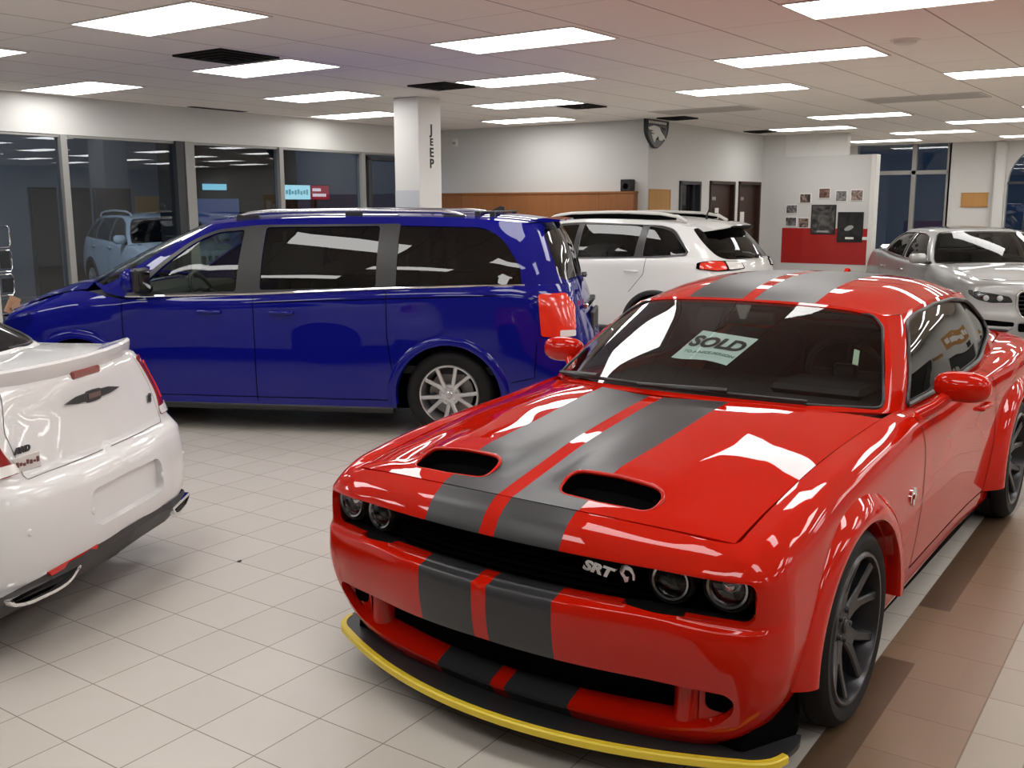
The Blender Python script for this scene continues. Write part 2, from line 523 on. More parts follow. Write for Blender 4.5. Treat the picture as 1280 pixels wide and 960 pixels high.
def wood_mat(name, a, b, sc=1., rough=.45, gap=0.):
    m, nt, o = mat(name)
    p = N(nt, 'ShaderNodeBsdfPrincipled'); p.inputs['Roughness'].default_value = rough
    tc = N(nt, 'ShaderNodeTexCoord'); mp = N(nt, 'ShaderNodeMapping'); mp.inputs['Scale'].default_value = (9 * sc, 9 * sc, .8 * sc)
    nt.links.new(tc.outputs['Object'], mp.inputs[0])
    nz = N(nt, 'ShaderNodeTexNoise'); nz.inputs['Scale'].default_value = 2.2; nz.inputs['Detail'].default_value = 6; nz.inputs['Distortion'].default_value = .6
    nt.links.new(mp.outputs[0], nz.inputs['Vector'])
    col = mixc(nt, nz.outputs['Fac'], a, b)
    if gap:
        sp = N(nt, 'ShaderNodeSeparateXYZ'); nt.links.new(tc.outputs['Object'], sp.inputs[0])
        fr = math_n(nt, 'FRACT', math_n(nt, 'DIVIDE', sp.outputs[1], gap))
        fl_ = math_n(nt, 'FLOOR', math_n(nt, 'DIVIDE', sp.outputs[1], gap))
        wn = N(nt, 'ShaderNodeTexWhiteNoise', noise_dimensions='1D'); nt.links.new(fl_, wn.inputs['W'])
        col = mixc(nt, math_n(nt, 'MULTIPLY', wn.outputs['Value'], .35), col, tuple(c * .6 for c in a))
        col = mixc(nt, math_n(nt, 'LESS_THAN', fr, .008), col, tuple(c * .6 for c in a))
    nt.links.new(col, p.inputs['Base Color']); nt.links.new(p.outputs[0], o.inputs[0])
    return m
M['wood'] = wood_mat('warm_oak_panel', (.25, .088, .026), (.34, .135, .042), gap=.62)
M['door_wood'] = wood_mat('dark_walnut_door', (.026, .010, .006), (.045, .018, .011))
M['board'] = wood_mat('tan_cork_board', (.40, .20, .055), (.50, .27, .085), .6, .7)
M['plaque'] = wood_mat('brown_plaque', (.38, .18, .05), (.55, .29, .09), .4, .35)

def floor_mat():
    m, nt, o = mat('cream_floor_tiles')
    p = N(nt, 'ShaderNodeBsdfPrincipled')
    tc = N(nt, 'ShaderNodeTexCoord'); sp = N(nt, 'ShaderNodeSeparateXYZ'); nt.links.new(tc.outputs['Object'], sp.inputs[0])
    X, Y = sp.outputs[0], sp.outputs[1]; U = .305
    ux = math_n(nt, 'DIVIDE', math_n(nt, 'SUBTRACT', X, 2.0595 - 30 * U), U); uy = math_n(nt, 'DIVIDE', math_n(nt, 'SUBTRACT', Y, 3.7069 - 60 * U), U)
    fx, fy = math_n(nt, 'FRACT', ux), math_n(nt, 'FRACT', uy)
    dx = math_n(nt, 'MINIMUM', fx, math_n(nt, 'SUBTRACT', 1., fx)); dy = math_n(nt, 'MINIMUM', fy, math_n(nt, 'SUBTRACT', 1., fy))
    g = .0075
    lx = math_n(nt, 'LESS_THAN', dx, g); ly = math_n(nt, 'LESS_THAN', dy, g)
    cb = N(nt, 'ShaderNodeCombineXYZ'); nt.links.new(math_n(nt, 'FLOOR', ux), cb.inputs[0]); nt.links.new(math_n(nt, 'FLOOR', uy), cb.inputs[1])
    wn = N(nt, 'ShaderNodeTexWhiteNoise', noise_dimensions='2D'); nt.links.new(cb.outputs[0], wn.inputs['Vector'])
    nz = N(nt, 'ShaderNodeTexNoise'); nz.inputs['Scale'].default_value = 9.; nz.inputs['Detail'].default_value = 5; nt.links.new(tc.outputs['Object'], nz.inputs['Vector'])
    cream = mixc(nt, wn.outputs['Value'], (.495, .467, .425), (.530, .502, .460))
    cream = mixc(nt, math_n(nt, 'MULTIPLY', nz.outputs['Fac'], .35), cream, (.48, .43, .37))
    # brown walkway, with a darker strip along one edge
    inb = math_n(nt, 'MULTIPLY', math_n(nt, 'LESS_THAN', Y, .962), math_n(nt, 'GREATER_THAN', Y, .535))
    brown = mixc(nt, wn.outputs['Value'], (.190, .120, .074), (.225, .145, .092))
    brown = mixc(nt, math_n(nt, 'MULTIPLY', nz.outputs['Fac'], .4), brown, (.255, .168, .11))
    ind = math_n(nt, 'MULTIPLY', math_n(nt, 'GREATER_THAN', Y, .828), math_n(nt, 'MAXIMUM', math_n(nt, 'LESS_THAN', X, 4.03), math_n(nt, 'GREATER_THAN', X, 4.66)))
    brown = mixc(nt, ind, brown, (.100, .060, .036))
    tan = mixc(nt, wn.outputs['Value'], (.285, .240, .190), (.325, .278, .222))
    cream = mixc(nt, math_n(nt, 'LESS_THAN', Y, .535), cream, tan)
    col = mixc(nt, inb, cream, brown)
    gl = math_n(nt, 'MAXIMUM', lx, math_n(nt, 'MULTIPLY', ly, math_n(nt, 'SUBTRACT', 1., inb)))
    edge = math_n(nt, 'LESS_THAN', math_n(nt, 'ABSOLUTE', math_n(nt, 'SUBTRACT', Y, .535)), .003)
    gl = math_n(nt, 'MAXIMUM', gl, edge)
    gcol = mixc(nt, inb, (.17, .13, .10), (.17, .10, .065))
    col = mixc(nt, math_n(nt, 'MULTIPLY', gl, .85), col, gcol)
    nt.links.new(col, p.inputs['Base Color'])
    r = math_n(nt, 'ADD', math_n(nt, 'MULTIPLY', nz.outputs['Fac'], .12), math_n(nt, 'ADD', .27, math_n(nt, 'MULTIPLY', gl, .3)))
    nt.links.new(r, p.inputs['Roughness']); p.inputs['Specular IOR Level'].default_value = .45
    bp = N(nt, 'ShaderNodeBump'); bp.inputs['Strength'].default_value = .35; bp.inputs['Distance'].default_value = .003
    nt.links.new(math_n(nt, 'SUBTRACT', math_n(nt, 'MULTIPLY', nz.outputs['Fac'], .12), gl), bp.inputs['Height']); nt.links.new(bp.outputs[0], p.inputs['Normal'])
    nt.links.new(p.outputs[0], o.inputs[0]); return m

CROT = math.radians(-.98)
def ceil_mat():
    m, nt, o = mat('ceiling_tiles')
    p = N(nt, 'ShaderNodeBsdfPrincipled'); p.inputs['Roughness'].default_value = .85; p.inputs['Specular IOR Level'].default_value = .2
    tc = N(nt, 'ShaderNodeTexCoord'); mp = N(nt, 'ShaderNodeMapping', vector_type='TEXTURE')
    mp.inputs['Location'].default_value = (4.0326, 3.6169, 0); mp.inputs['Rotation'].default_value = (0, 0, CROT)
    nt.links.new(tc.outputs['Object'], mp.inputs[0])
    sp = N(nt, 'ShaderNodeSeparateXYZ'); nt.links.new(mp.outputs[0], sp.inputs[0])
    def line(v, per, w):
        f = math_n(nt, 'FRACT', math_n(nt, 'ADD', math_n(nt, 'DIVIDE', v, per), 60.))
        return math_n(nt, 'LESS_THAN', math_n(nt, 'MINIMUM', f, math_n(nt, 'SUBTRACT', 1., f)), w / per)
    ly = line(sp.outputs[1], .6585, .007); lx = line(sp.outputs[0], 1.3177, .005)
    nz = N(nt, 'ShaderNodeTexNoise'); nz.inputs['Scale'].default_value = 60.; nz.inputs['Detail'].default_value = 6; nt.links.new(tc.outputs['Object'], nz.inputs['Vector'])
    col = mixc(nt, nz.outputs['Fac'], (.82, .765, .71), (.87, .815, .76))
    col = mixc(nt, math_n(nt, 'MULTIPLY', lx, .55), col, (.40, .35, .31))
    col = mixc(nt, math_n(nt, 'MULTIPLY', ly, .75), col, (.26, .21, .18))
    nt.links.new(col, p.inputs['Base Color']); nt.links.new(p.outputs[0], o.inputs[0]); return m

def struct(name, d, m, parent=None):
    o = obj(name, d, m, parent)
    if not parent: o['kind'] = 'structure'
    return o

# ------------------------------------------------------------------ shell
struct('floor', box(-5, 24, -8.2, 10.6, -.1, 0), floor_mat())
struct('ceiling', box(-5.2, 24, -8.4, 10.6, CEIL, CEIL + .12), ceil_mat())
YW = 10.35
ZT = 2.575
struct('wall_left', [box(-5, 13.3, YW, YW + .25, ZT, CEIL), box(-5, 13.3, YW, YW + .25, 0, .10)], M['wall'])
struct('wall_front', [box(12.95, 13.15, 6.65, YW + .25, 0, CEIL)], M['wall'])
# door wall with its three openings
DO = [(13.97, 14.71, 2.155), (15.07, 16.06, 2.175), (16.24, 17.2, 2.185)]
wb = []; xx = 13.15
for a, b, z in DO:
    wb += [box(xx, a, 6.65, 6.85, 0, CEIL), box(a, b, 6.65, 6.85, z, CEIL)]; xx = b
wb.append(box(xx, 17.5, 6.65, 6.85, 0, CEIL))
wb.append(box(17.3, 17.5, 6.25, 6.65, 0, CEIL))
struct('wall_doors', wb, M['wall'])
struct('wall_back', box(-5.2, -5, -8.4, 10.6, 0, CEIL), pbr('grey_rear_wall', (.25, .25, .25), .5))
struct('wall_right', box(-5, 24, -8.4, -8.2, 0, CEIL), M['wall'])
struct('wall_passage', [box(17.5, 21.5, 6.65, 6.85, 0, CEIL)], M['wall'])
# partition with the red band
struct('wall_partition', [box(17.3, 17.5, 4.78, 6.25, 0, .8), box(17.3, 17.5, 4.78, 6.25, 1.4, 2.61)], M['wall'])
struct('trim_1', box(17.292, 17.5, 4.78, 6.25, .8, 1.4, .004), pbr('red_gloss_panel', (.40, .016, .014), .25, coat=.3))
struct('trim_2', [box(17.26, 17.5, 4.70, 4.78, 0, 2.61, .006)], M['wall_w'])
sf = prism([(6.25, 2.46), (5.95, 2.46), (5.83, 2.61), (5.60, CEIL), (6.25, CEIL)], 17.31, 17.5, 'x')
solid('trim_3', [sf, box(17.32, 17.5, 5.21, 5.9, 2.61, CEIL)], M['wall_w'])['kind'] = 'structure'
# far wall, its window and the arched window
struct('wall_far', [box(21.5, 21.7, 6.25, 6.85, 0, CEIL), box(21.5, 21.7, 4.46, 6.25, 0, .5), box(21.5, 21.7, 3.40, 4.46, 0, CEIL), box(21.5, 21.7, -8.2, 1.9, 0, CEIL), box(21.5, 21.7, 1.9, 3.4, 0, .6)], M['wall'])
# arch head over the second far window
ah = [(3.4, 2.2)] + [tuple(p) for p in ell(2.65, 2.2, .74, .72, 25, 0, PI)] + [(1.9, 2.2), (1.9, CEIL), (3.4, CEIL)]
solid('trim_4', prism(ah, 21.5, 21.7, 'x'), M['wall'])['kind'] = 'structure'
solid('trim_5', box(21.35, 21.5, 3.42, 3.62, 0, CEIL, .03), M['wall'])['kind'] = 'structure'

def window(name, pane, bars, fm, pm):
    w = empty(name); w['kind'] = 'structure'
    solid('window_frame', bars, fm, w); obj('window_glass', pane, pm, w); return w
xs = [-5, 2.0, 4.2, 6.39, 7.97, 9.50, 11.09, 12.95]
wn = 1
for a, b in zip(xs[:-1], xs[1:]):
    bars = []
    if abs(b - 7.97) < .01: bars = [box(7.985, 8.12, YW - .04, YW + .15, .10, ZT, .004)]
    elif b < 12: bars = [box(b, b + .075, YW - .02, YW + .09, .10, ZT, .004)]
    bars += [box(a, b, YW + .01, YW + .1, ZT - .03, ZT, .003), box(a, b, YW - .02, YW + .1, .10, .17, .003)]
    window(f'window_{wn}', box(a, b, YW + .04, YW + .05, .17, ZT - .03), bars, M['mull'], M['wpane']); wn += 1
solid('trim_6', [box(7.86, 7.97, YW - .03, YW + .35, .1, ZT)], M['dark_alu'])['kind'] = 'structure'
dl = empty('door_1'); dl['kind'] = 'structure'
solid('door_frame', [box(11.2, 12.9, YW - .05, YW + .02, 2.46, 2.525, .004), box(11.2, 11.27, YW - .05, YW + .02, .02, 2.5, .004), box(12.2, 12.28, YW - .05, YW + .02, .02, 2.5, .004)], M['dark_alu'], dl)
window('window_20', box(21.56, 21.58, 4.46, 6.25, .5, CEIL), [box(21.5, 21.6, 5.07, 5.16, .5, CEIL, .005), box(21.5, 21.6, 4.46, 6.25, 2.38, 2.46, .005), box(21.5, 21.6, 4.42, 4.50, .5, CEIL, .005), box(21.48, 21.6, 4.42, 6.25, .46, .54, .005)], M['mull'], M['wpane'])
window('window_21', box(21.6, 21.61, 1.9, 3.4, .6, CEIL), [box(21.55, 21.62, 2.63, 2.68, .6, CEIL, .004), box(21.55, 21.62, 1.9, 3.4, 2.17, 2.22, .004), box(21.55, 21.62, 3.05, 3.08, .6, 2.2, .003)], M['dark_alu'], M['wpane'])
for i, (a, b, z) in enumerate(DO):
    d = empty(f'door_{i + 2}'); d['kind'] = 'structure'
    solid('door_frame', [box(a, a + .05, 6.62, 6.8, 0, z, .004), box(b - .05, b, 6.62, 6.8, 0, z, .004), box(a, b, 6.62, 6.8, z - .05, z, .004)], M['door_wood'] if i else M['dark_alu'], d)
    if i:
        solid('door_leaf', box(a + .05, b - .05, 6.70, 6.74, 0, z - .05), M['door_wood'], d)
        solid('name_plate', box(a + .10, a + .36, 6.692, 6.70, 1.87, 1.93, .002), M['satin'], d)
        solid('door_handle', [xf(lathe([(0, 0), (.028, 0), (.028, .012), (.01, .014), (.01, .05), (0, .05)], 16), (b - .13, 6.70, 1.0), rz=PI), box(b - .23, b - .12, 6.645, 6.662, .99, 1.01, .003)], M['satin'], d)
        g = N; 
    else:
        solid('door_leaf', [box(a + .05, b - .05, 6.74, 6.76, 0, z - .05)], pbr('dark_office_glass', (.008, .008, .009), .08), d)
        solid('door_rail', [box(a + .05, b - .05, 6.70, 6.74, 1.62, 1.70, .004), box(a + .05, a + .13, 6.70, 6.74, 0, z - .05, .004), box(b - .13, b - .05, 6.70, 6.74, 0, z - .05, .004)], M['dark_alu'], d)
# column
col_ = empty('column'); col_['kind'] = 'structure'
struct('column_shaft', box(8.75, 9.14, 7.30, 7.66, 0, CEIL, .006), M['wall_w'], col_)
struct('column_patch', box(8.746, 8.752, 7.31, 7.655, 0, 1.975), pbr('grey_white_panel', (.53, .55, .58), .4), col_)
lt = []
for ch, zc, s in (('J', 2.635, .15), ('E', 2.50, .11), ('E', 2.385, .14), ('P', 2.265, .14)):
    lt.append(place(text_data(ch, s, .004, .002), (8.965, 7.297, zc), (1, 0, 0), (0, 0, 1)))
lo = obj('sign_letters', lt, M['ink']); tag(lo, 'black capital letters running down the white column behind the blue van', 'lettering')
# ------------------------------------------------------------------ ceiling fittings
YAW_ = .60623126
LIGHT_S = 9.6
M['diff'] = emit('lit_diffuser', (1., .98, .95), LIGHT_S)
M['diff_off'] = pbr('unlit_diffuser', (.42, .38, .34), .5)
M['bezel'] = pbr('white_bezel', (.66, .63, .59), .5)
def cpt(k, m): return 4.0326 + 1.9765 * k - .0287 * m, 3.6169 + 1.3171 * m - .0337 * k
LN = {  # label of each light that shows
 (0, 2): 'large ceiling light panel at the upper left, biggest on the left side', (0, 4): 'ceiling light panel cut by the left edge of the photo',
 (1, 5): 'ceiling light panel nearest the wall above the far left window', (1, 3): 'ceiling light panel just in front of the black vent on the left',
 (1, 1): 'large ceiling light panel at the top centre, nearest of the middle row', (1, -1): 'biggest ceiling light panel, cut by the top edge above the red car',
 (2, 4): 'ceiling light panel left of the white column, nearer of two there', (3, 5): 'ceiling light panel half hidden behind the white column',
 (2, 2): 'second ceiling light panel of the middle row, right of a black vent', (3, 3): 'third ceiling light panel of the middle row, left of a small vent',
 (4, 4): 'farthest ceiling light panel of the middle row, beside the white wall', (2, 0): 'ceiling light panel right of centre, nearest of the right row',
 (3, 1): 'second ceiling light panel of the right row, above the doors', (3, -1): 'ceiling light panel cut by the right edge, under the round detector',
 (5, 1): 'ceiling light panel above the red banded partition, nearer of two', (6, 2): 'narrow ceiling light panel in front of the small vent by the partition',
 (4, 0): 'unlit ceiling light panel at the upper right', (4, 2): 'unlit ceiling light panel above the shield sign',
 (6, 0): 'ceiling light panel at the right edge above the arched window', (7, 1): 'narrow ceiling light panel in front of the far window',
 (5, -1): 'ceiling light panel at the far right edge, under the unlit panel', (8, 0): 'far ceiling light panel above the brown plaque',
 (8, 2): 'farthest thin ceiling light panel above the far window', (7, 3): 'ceiling light panel hidden behind the door wall corner', (9, 1): 'far thin ceiling light panel by the far window top'}
lid = None
def frame_bars(w, l):
    t = .018
    return [box(0, w, -t, 0, -.008, .006), box(0, w, -l, -l + t, -.008, .006), box(0, t, -l + t, -t, -.008, .006), box(w - t, w, -l + t, -t, -.008, .006)]
proto = None
def ceil_light(k, m):
    global proto
    x, y = cpt(k, m)
    lit = (k, m) not in ((4, 0), (4, 2))
    r = empty('ceiling_light', (x, y, CEIL), CROT)
    if proto is None:
        fr = solid('light_frame', frame_bars(.615, 1.268), M['bezel'], r); di = obj('diffuser', box(.018, .597, -1.25, -.018, -.004, .004), M['diff'], r)
        off = di.data.copy(); off.materials.clear(); off.materials.append(M['diff_off']); proto = (fr, di, off)
    else:
        for s in proto[:2]:
            c = s.copy(); COL.objects.link(c); c.parent = r
            if s is proto[1] and not lit: c.data = proto[2]
    tag(r, LN.get((k, m), 'white ceiling light panel above or behind the camera, outside the photo'), 'ceiling light', 'ceiling light panels' if lit else 'unlit ceiling panels')
for k in range(-2, 9):
    for m in range(-8, 6):
        if (k + m) % 2: continue
        x, y = cpt(k, m)
        if x < -.5 or y < -6.8 or y > 10.3: continue
        if x > 12.2 and y > 6.5: continue
        ceil_light(k, m)
M['vent'] = pbr('black_vent_blade', (.020, .018, .017), .7, spec=.1)
def vent(x, y, s, label):
    v = empty('ceiling_vent', (x, y, CEIL), CROT)
    fr = []
    for i, a in enumerate((s, s * .76, s * .52, s * .28)):
        b = a - .028; z = -.004 - .006 * i
        fr += [box(-a, a, -a, -b, z - .012, z + .004), box(-a, a, b, a, z - .012, z + .004), box(-a, -b, -b, b, z - .012, z + .004), box(b, a, -b, b, z - .012, z + .004)]
    solid('vent_blade', fr, M['vent'], v); solid('vent_plate', box(-s, s, -s, s, -.003, .003), M['void'], v)
    tag(v, label, 'vent', 'square ceiling vents')
vent(5.53, 6.57, .29, 'black square ceiling vent between two light panels at the upper left')
vent(8.12, 6.47, .24, 'black square ceiling vent just above the top of the white column')
vent(10.75, 6.42, .22, 'small black ceiling vent touching the third middle light panel')
vent(13.0, 6.24, .21, 'black ceiling vent beside the shield sign')
vent(16.2, 6.30, .2, 'black ceiling vent farthest away near the partition')
d = empty('smoke_detector', (7.87, 1.99, CEIL)); tag(d, 'round white detector on the ceiling above the red car', 'detector')
smooth(obj('detector_base', lathe([(0, -.006), (.105, -.006), (.105, .004)], 32, 'z'), M['bezel'], d)); smooth(obj('detector_cap', lathe([(0, -.035), (.05, -.034), (.075, -.025), (.085, -.006)], 32, 'z'), M['bezel'], d))
# ------------------------------------------------------------------ wall fittings
p = empty('oak_panelling', (12.825, 8.6, 0)); tag(p, 'long warm oak panelled ledge along the white front wall', 'panelling')
solid('wood_panel', box(0, .12, -1.80, 1.72, .0, 1.965, .004), M['wood'], p); solid('ledge_top', box(-.012, .122, -1.81, 1.73, 1.965, 1.995, .004), M['wood'], p)
s = empty('loudspeaker', (12.882, 6.93, 1.995)); tag(s, 'small black box speaker on the right end of the oak ledge', 'speaker')
solid('cabinet', box(-.064, .064, -.085, .085, 0, .165, .008), M['black'], s)
smooth(obj('speaker_cone', xf(lathe([(.0, .012), (.02, .008), (.05, 0), (.058, -.006)], 24, 'x'), (-.062, 0, .07), rz=PI), M['void'], s))
sd = empty('motion_sensor', (12.951, 10.04, 2.78)); tag(sd, 'small white sensor high on the wall right of the column', 'sensor')
solid('sensor_body', box(-.06, 0, -.05, .05, -.07, .07, .012), M['wall_w'], sd); solid('sensor_lens', box(-.066, -.05, -.03, .03, -.03, .01, .004), M['grey_card'], sd)
b = empty('pin_board', (13.32, 6.65, 1.82)); tag(b, 'tan board on the wall left of the doors', 'board')
solid('board_face', box(-.32, .32, -.012, 0, -.19, .19), M['board'], b)
fr = []
for (a, c, e, g) in ((-.335, .335, .19, .205), (-.335, .335, -.205, -.19), (-.335, -.32, -.19, .19), (.32, .335, -.19, .19)): fr.append(box(a, c, -.02, 0, e, g, .002))
solid('board_frame', fr, M['board'], b)
def plate(name, x, z, w, h, label, cat, kids):
    r = empty(name, (x, 6.65, z)); tag(r, label, cat)
    solid('face_plate', box(-w, w, -.012, 0, -h, h, .004), M['wall_w'], r)
    for kn, (kx, kz, kw, kh) in kids: solid(kn, box(kx - kw, kx + kw, -.018, -.008, kz - kh, kz + kh, .002), M['grey_card'], r)
plate('intercom_box', 15.36, 1.66, .07, .09, 'small white wall box in front of the first brown door', 'wall box', [('speaker_slot', (0, -.03, .025, .02))])
plate('thermostat', 16.42, 1.55, .09, .13, 'white wall box between the two brown doors', 'thermostat', [])
# shield sign
s = empty('shield_sign', (13.1, 6.62, 2.97)); tag(s, 'black and white shield sign with animal head high on the white wall corner', 'sign')
def shield(k): return spl([(-.36 * k, 0), (-.36 * k, -.14 * k), (-.31 * k, -.24 * k), (-.17 * k, -.345 * k), (-.03 * k, -.385 * k), (.10 * k, -.345 * k), (.27 * k, -.24 * k), (.345 * k, -.12 * k), (.36 * k, 0)], 5)
solid('shield_plate', prism(shield(1.), -.03, 0), M['ink'], s)
solid('shield_field', prism([(x, z - .062) for x, z in shield(.80)], -.034, -.028), pbr('shield_grey', (.09, .09, .09), .4), s)
hd = [(-.25, -.115), (-.10, -.085), (.03, -.10), (.09, -.15), (.17, -.20), (.215, -.25), (.16, -.235), (.12, -.255), (.05, -.26), (.02, -.225), (-.05, -.235), (-.08, -.29), (-.12, -.25), (-.16, -.19), (-.06, -.185), (-.18, -.165), (-.10, -.145), (-.22, -.14)]
hd = [(x * 1.18 + .0, (z + .18) * 1.15 - .185) for x, z in hd]
solid('animal_head', prism(hd, -.04, -.033), M['paper'], s)
for nm, q, y in (('ear', [(.10, -.12), (.20, -.17), (.19, -.20), (.11, -.15)], -.041), ('jaw', [(-.02, -.22), (.03, -.235), (.0, -.27), (-.03, -.25)], -.042), ('brow', [(.10, -.09), (.25, -.10), (.22, -.14), (.12, -.11)], -.037)): solid(nm, prism(q, y, -.033), M['ink'], s)
solid('top_lettering', [box(-.27 + i * .062, -.27 + i * .062 + .04, -.036, -.028, -.052, -.018) for i in range(9)], M['paper'], s)
# pictures on the partition
def pic(y0, z0, y1, z1, label, tone, big=False):
    r = empty('framed_poster' if big else 'photo_print', (17.29, (y0 + y1) / 2, (z0 + z1) / 2))
    w, h = abs(y1 - y0) / 2, abs(z1 - z0) / 2
    m, nt, o = mat('print_' + str(abs(hash(label)) % 9999))
    p = N(nt, 'ShaderNodeBsdfPrincipled'); p.inputs['Roughness'].default_value = .35 if big else .5
    tc = N(nt, 'ShaderNodeTexCoord'); nz = N(nt, 'ShaderNodeTexNoise'); nz.inputs['Scale'].default_value = 5. if big else 9.; nz.inputs['Detail'].default_value = 5; nz.inputs['Distortion'].default_value = 1.5
    mp = N(nt, 'ShaderNodeMapping'); mp.inputs['Location'].default_value = (y0 * 7, z0 * 5, 0); nt.links.new(tc.outputs['Object'], mp.inputs[0]); nt.links.new(mp.outputs[0], nz.inputs['Vector'])
    cr = N(nt, 'ShaderNodeValToRGB'); cr.color_ramp.elements[0].position = .38; cr.color_ramp.elements[1].position = .68
    cr.color_ramp.elements[0].color = (*tone[0], 1); cr.color_ramp.elements[1].color = (*tone[1], 1)
    nt.links.new(nz.outputs['Fac'], cr.inputs[0]); nt.links.new(cr.outputs[0], p.inputs['Base Color']); nt.links.new(p.outputs[0], o.inputs[0])
    t = .02 if big else .012
    solid('frame' if big else 'backing', box(-.012 if big else -.004, .01, -w, w, -h, h, .002), M['black'] if big else M['paper'], r)
    solid('print', box(-.016 if big else -.008, -.002, -w + t, w - t, -h + t, h - t), m, r)
    tag(r, label, 'poster' if big else 'photo', 'posters on the partition' if big else 'small photos on the partition')
    return r
BR = ((.035, .022, .018), (.42, .30, .25)); GR = ((.03, .03, .032), (.34, .32, .31)); DK = ((.008, .008, .009), (.14, .135, .13))
pic(6.193, 1.80, 5.988, 1.645, 'small dark photo on the partition, upper of the two at its left edge', GR)
pic(6.198, 1.59, 5.992, 1.425, 'small dark photo on the partition, lower of the two at its left edge', GR)
pic(5.962, 1.985, 5.760, 1.82, 'small brown photo above and left of the first dark poster', BR)
pic(5.971, 1.578, 5.775, 1.40, 'small photo low on the partition touching the left side of a dark poster', BR)
pic(5.635, 2.075, 5.435, 1.90, 'small reddish photo, highest on the partition', ((.06, .025, .02), (.30, .17, .13)))
pic(5.348, 2.032, 5.151, 1.846, 'small photo of pale machinery on the partition, second from the right', GR)
pic(5.095, 2.043, 4.888, 1.858, 'small brown photo at the right end of the top row on the partition', BR)
a = pic(5.744, 1.795, 5.322, 1.30, 'dark grey poster on the partition, left of the two large ones', DK, True)
b = pic(5.288, 1.674, 4.862, 1.174, 'black poster with a pale car on the partition, right of the two large ones', ((.004, .004, .004), (.03, .028, .027)), True)
solid('car_image', prism(spl([(-.06, .0), (-.03, .03), (.03, .02), (.09, -.03), (.07, -.06), (0, -.05)], 4, True), -.019, -.015, 'x'), M['grey_card'], b)
solid('caption', box(-.019, -.015, -.07, .07, -.20, -.165), M['paper'], b)
solid('caption', box(-.019, -.015, -.10, .10, -.215, -.185), M['grey_card'], a)
t = empty('lettering_tag', (17.285, 4.83, 1.24)); tag(t, 'small white lettering tag on the red band right of the posters', 'tag'); solid('tag_face', box(-.006, .008, -.045, .045, -.025, .025, .002), M['paper'], t)
q = empty('wooden_plaque', (21.5, 3.95, 1.875)); tag(q, 'brown wooden plaque on the far wall right of the window', 'plaque')
solid('plaque_face', box(-.02, 0, -.24, .24, -.125, .125, .004), M['plaque'], q); solid('plaque_frame', [box(-.026, 0, -.25, .25, .125, .14), box(-.026, 0, -.25, .25, -.14, -.125)], M['plaque'], q)
# furniture of the far corner that the coupe's side window mirrors
q = empty('pin_board', (21.4999, -2.75, 1.75)); tag(q, 'wide tan board with white papers, mirrored in the side window of the coupe', 'board')
solid('board_face', box(-.02, 0, -.62, .62, -.38, .38, .004), M['board'], q)
for y, z, w, h in ((-.38, .05, .11, .15), (-.12, -.05, .10, .14), (.14, .08, .12, .15), (.42, -.02, .11, .15)): solid('pinned_sheet', box(-.024, -.019, y - w, y + w, z - h, z + h), M['paper'], q)
q = empty('pin_board', (21.501, -3.75, 1.25)); tag(q, 'small tan board low on the far wall beside the black cabinet', 'board')
solid('board_face', box(-.02, 0, -.16, .16, -.12, .12, .004), M['board'], q); solid('board_edge', box(-.026, 0, -.17, .17, .12, .135, .002), M['plaque'], q)
q = empty('display_cabinet', (21.1, -4.55, 0)); tag(q, 'black display cabinet against the far wall, mirrored in the side window of the coupe', 'cabinet')
solid('carcass', box(-.02, .36, -.62, .62, 0, 1.45, .01), M['black'], q); solid('cabinet_door', box(-.04, -.02, -.60, -.01, .06, 1.42, .006), M['blackgloss'], q); solid('cabinet_door', box(-.04, -.02, .01, .60, .06, 1.42, .006), M['blackgloss'], q); solid('centre_strip', box(-.05, -.02, -.02, .02, .06, 1.42, .004), M['satin'], q)
q = empty('office_desk', (20.4, -2.3, 0)); tag(q, 'black office desk standing below the wide tan board', 'desk')
solid('desk_top', box(-.35, .35, -.75, .75, .72, .755, .006), M['black'], q)
for x in (-.30, .30):
    for y in (-.70, .70): solid('desk_leg', box(x - .025, x + .025, y - .025, y + .025, 0, .72, .004), M['dark_alu'], q)
solid('desk_screen', box(-.30, -.28, -.70, .70, .25, .72, .004), M['dark_alu'], q)
q = empty('monitor', (20.4, -2.3, .755)); tag(q, 'black computer screen on the office desk', 'monitor')
solid('monitor_panel', box(-.02, .02, -.28, .28, .10, .44, .006), M['black'], q); solid('monitor_stand', [box(-.02, .02, -.03, .03, .01, .12, .003), box(-.09, .09, -.12, .12, 0, .012, .003)], M['dark_alu'], q)
# brochure rack at the left edge
r = empty('brochure_rack', (5.36, 10.0, 0)); tag(r, 'white post display rack with clear holders by the far left window', 'rack')
solid('post', box(-.035, .035, -.02, .02, .03, 1.62, .006), M['wall_w'], r); solid('base', lathe([(0, .03), (.17, .028), (.18, .0), (0, 0)], 28, 'z'), M['black'], r)
for z in (.98, 1.22, 1.46):
    hld = solid('holder', tube([(.04, -.03, z + .16), (.15, -.03, z + .16), (.17, -.03, z + .13), (.17, -.03, z - .02), (.15, -.03, z - .05), (.04, -.03, z - .05)], .007, 8), M['chrome'], r)
for q in (box(.05, .155, -.035, -.028, 1.20, 1.37), box(.05, .16, -.035, -.028, .96, 1.1)): solid('card', q, M['black'], r)
TAN = pbr('tan_flyer', (.42, .24, .15), .5)
for q in (xf(box(-.06, .06, -.004, .004, -.09, .09), (.12, -.06, .83), ry=.5), xf(box(-.05, .05, -.004, .004, -.07, .07), (.17, -.08, .78), ry=-.6)): solid('flyer', q, TAN, r)
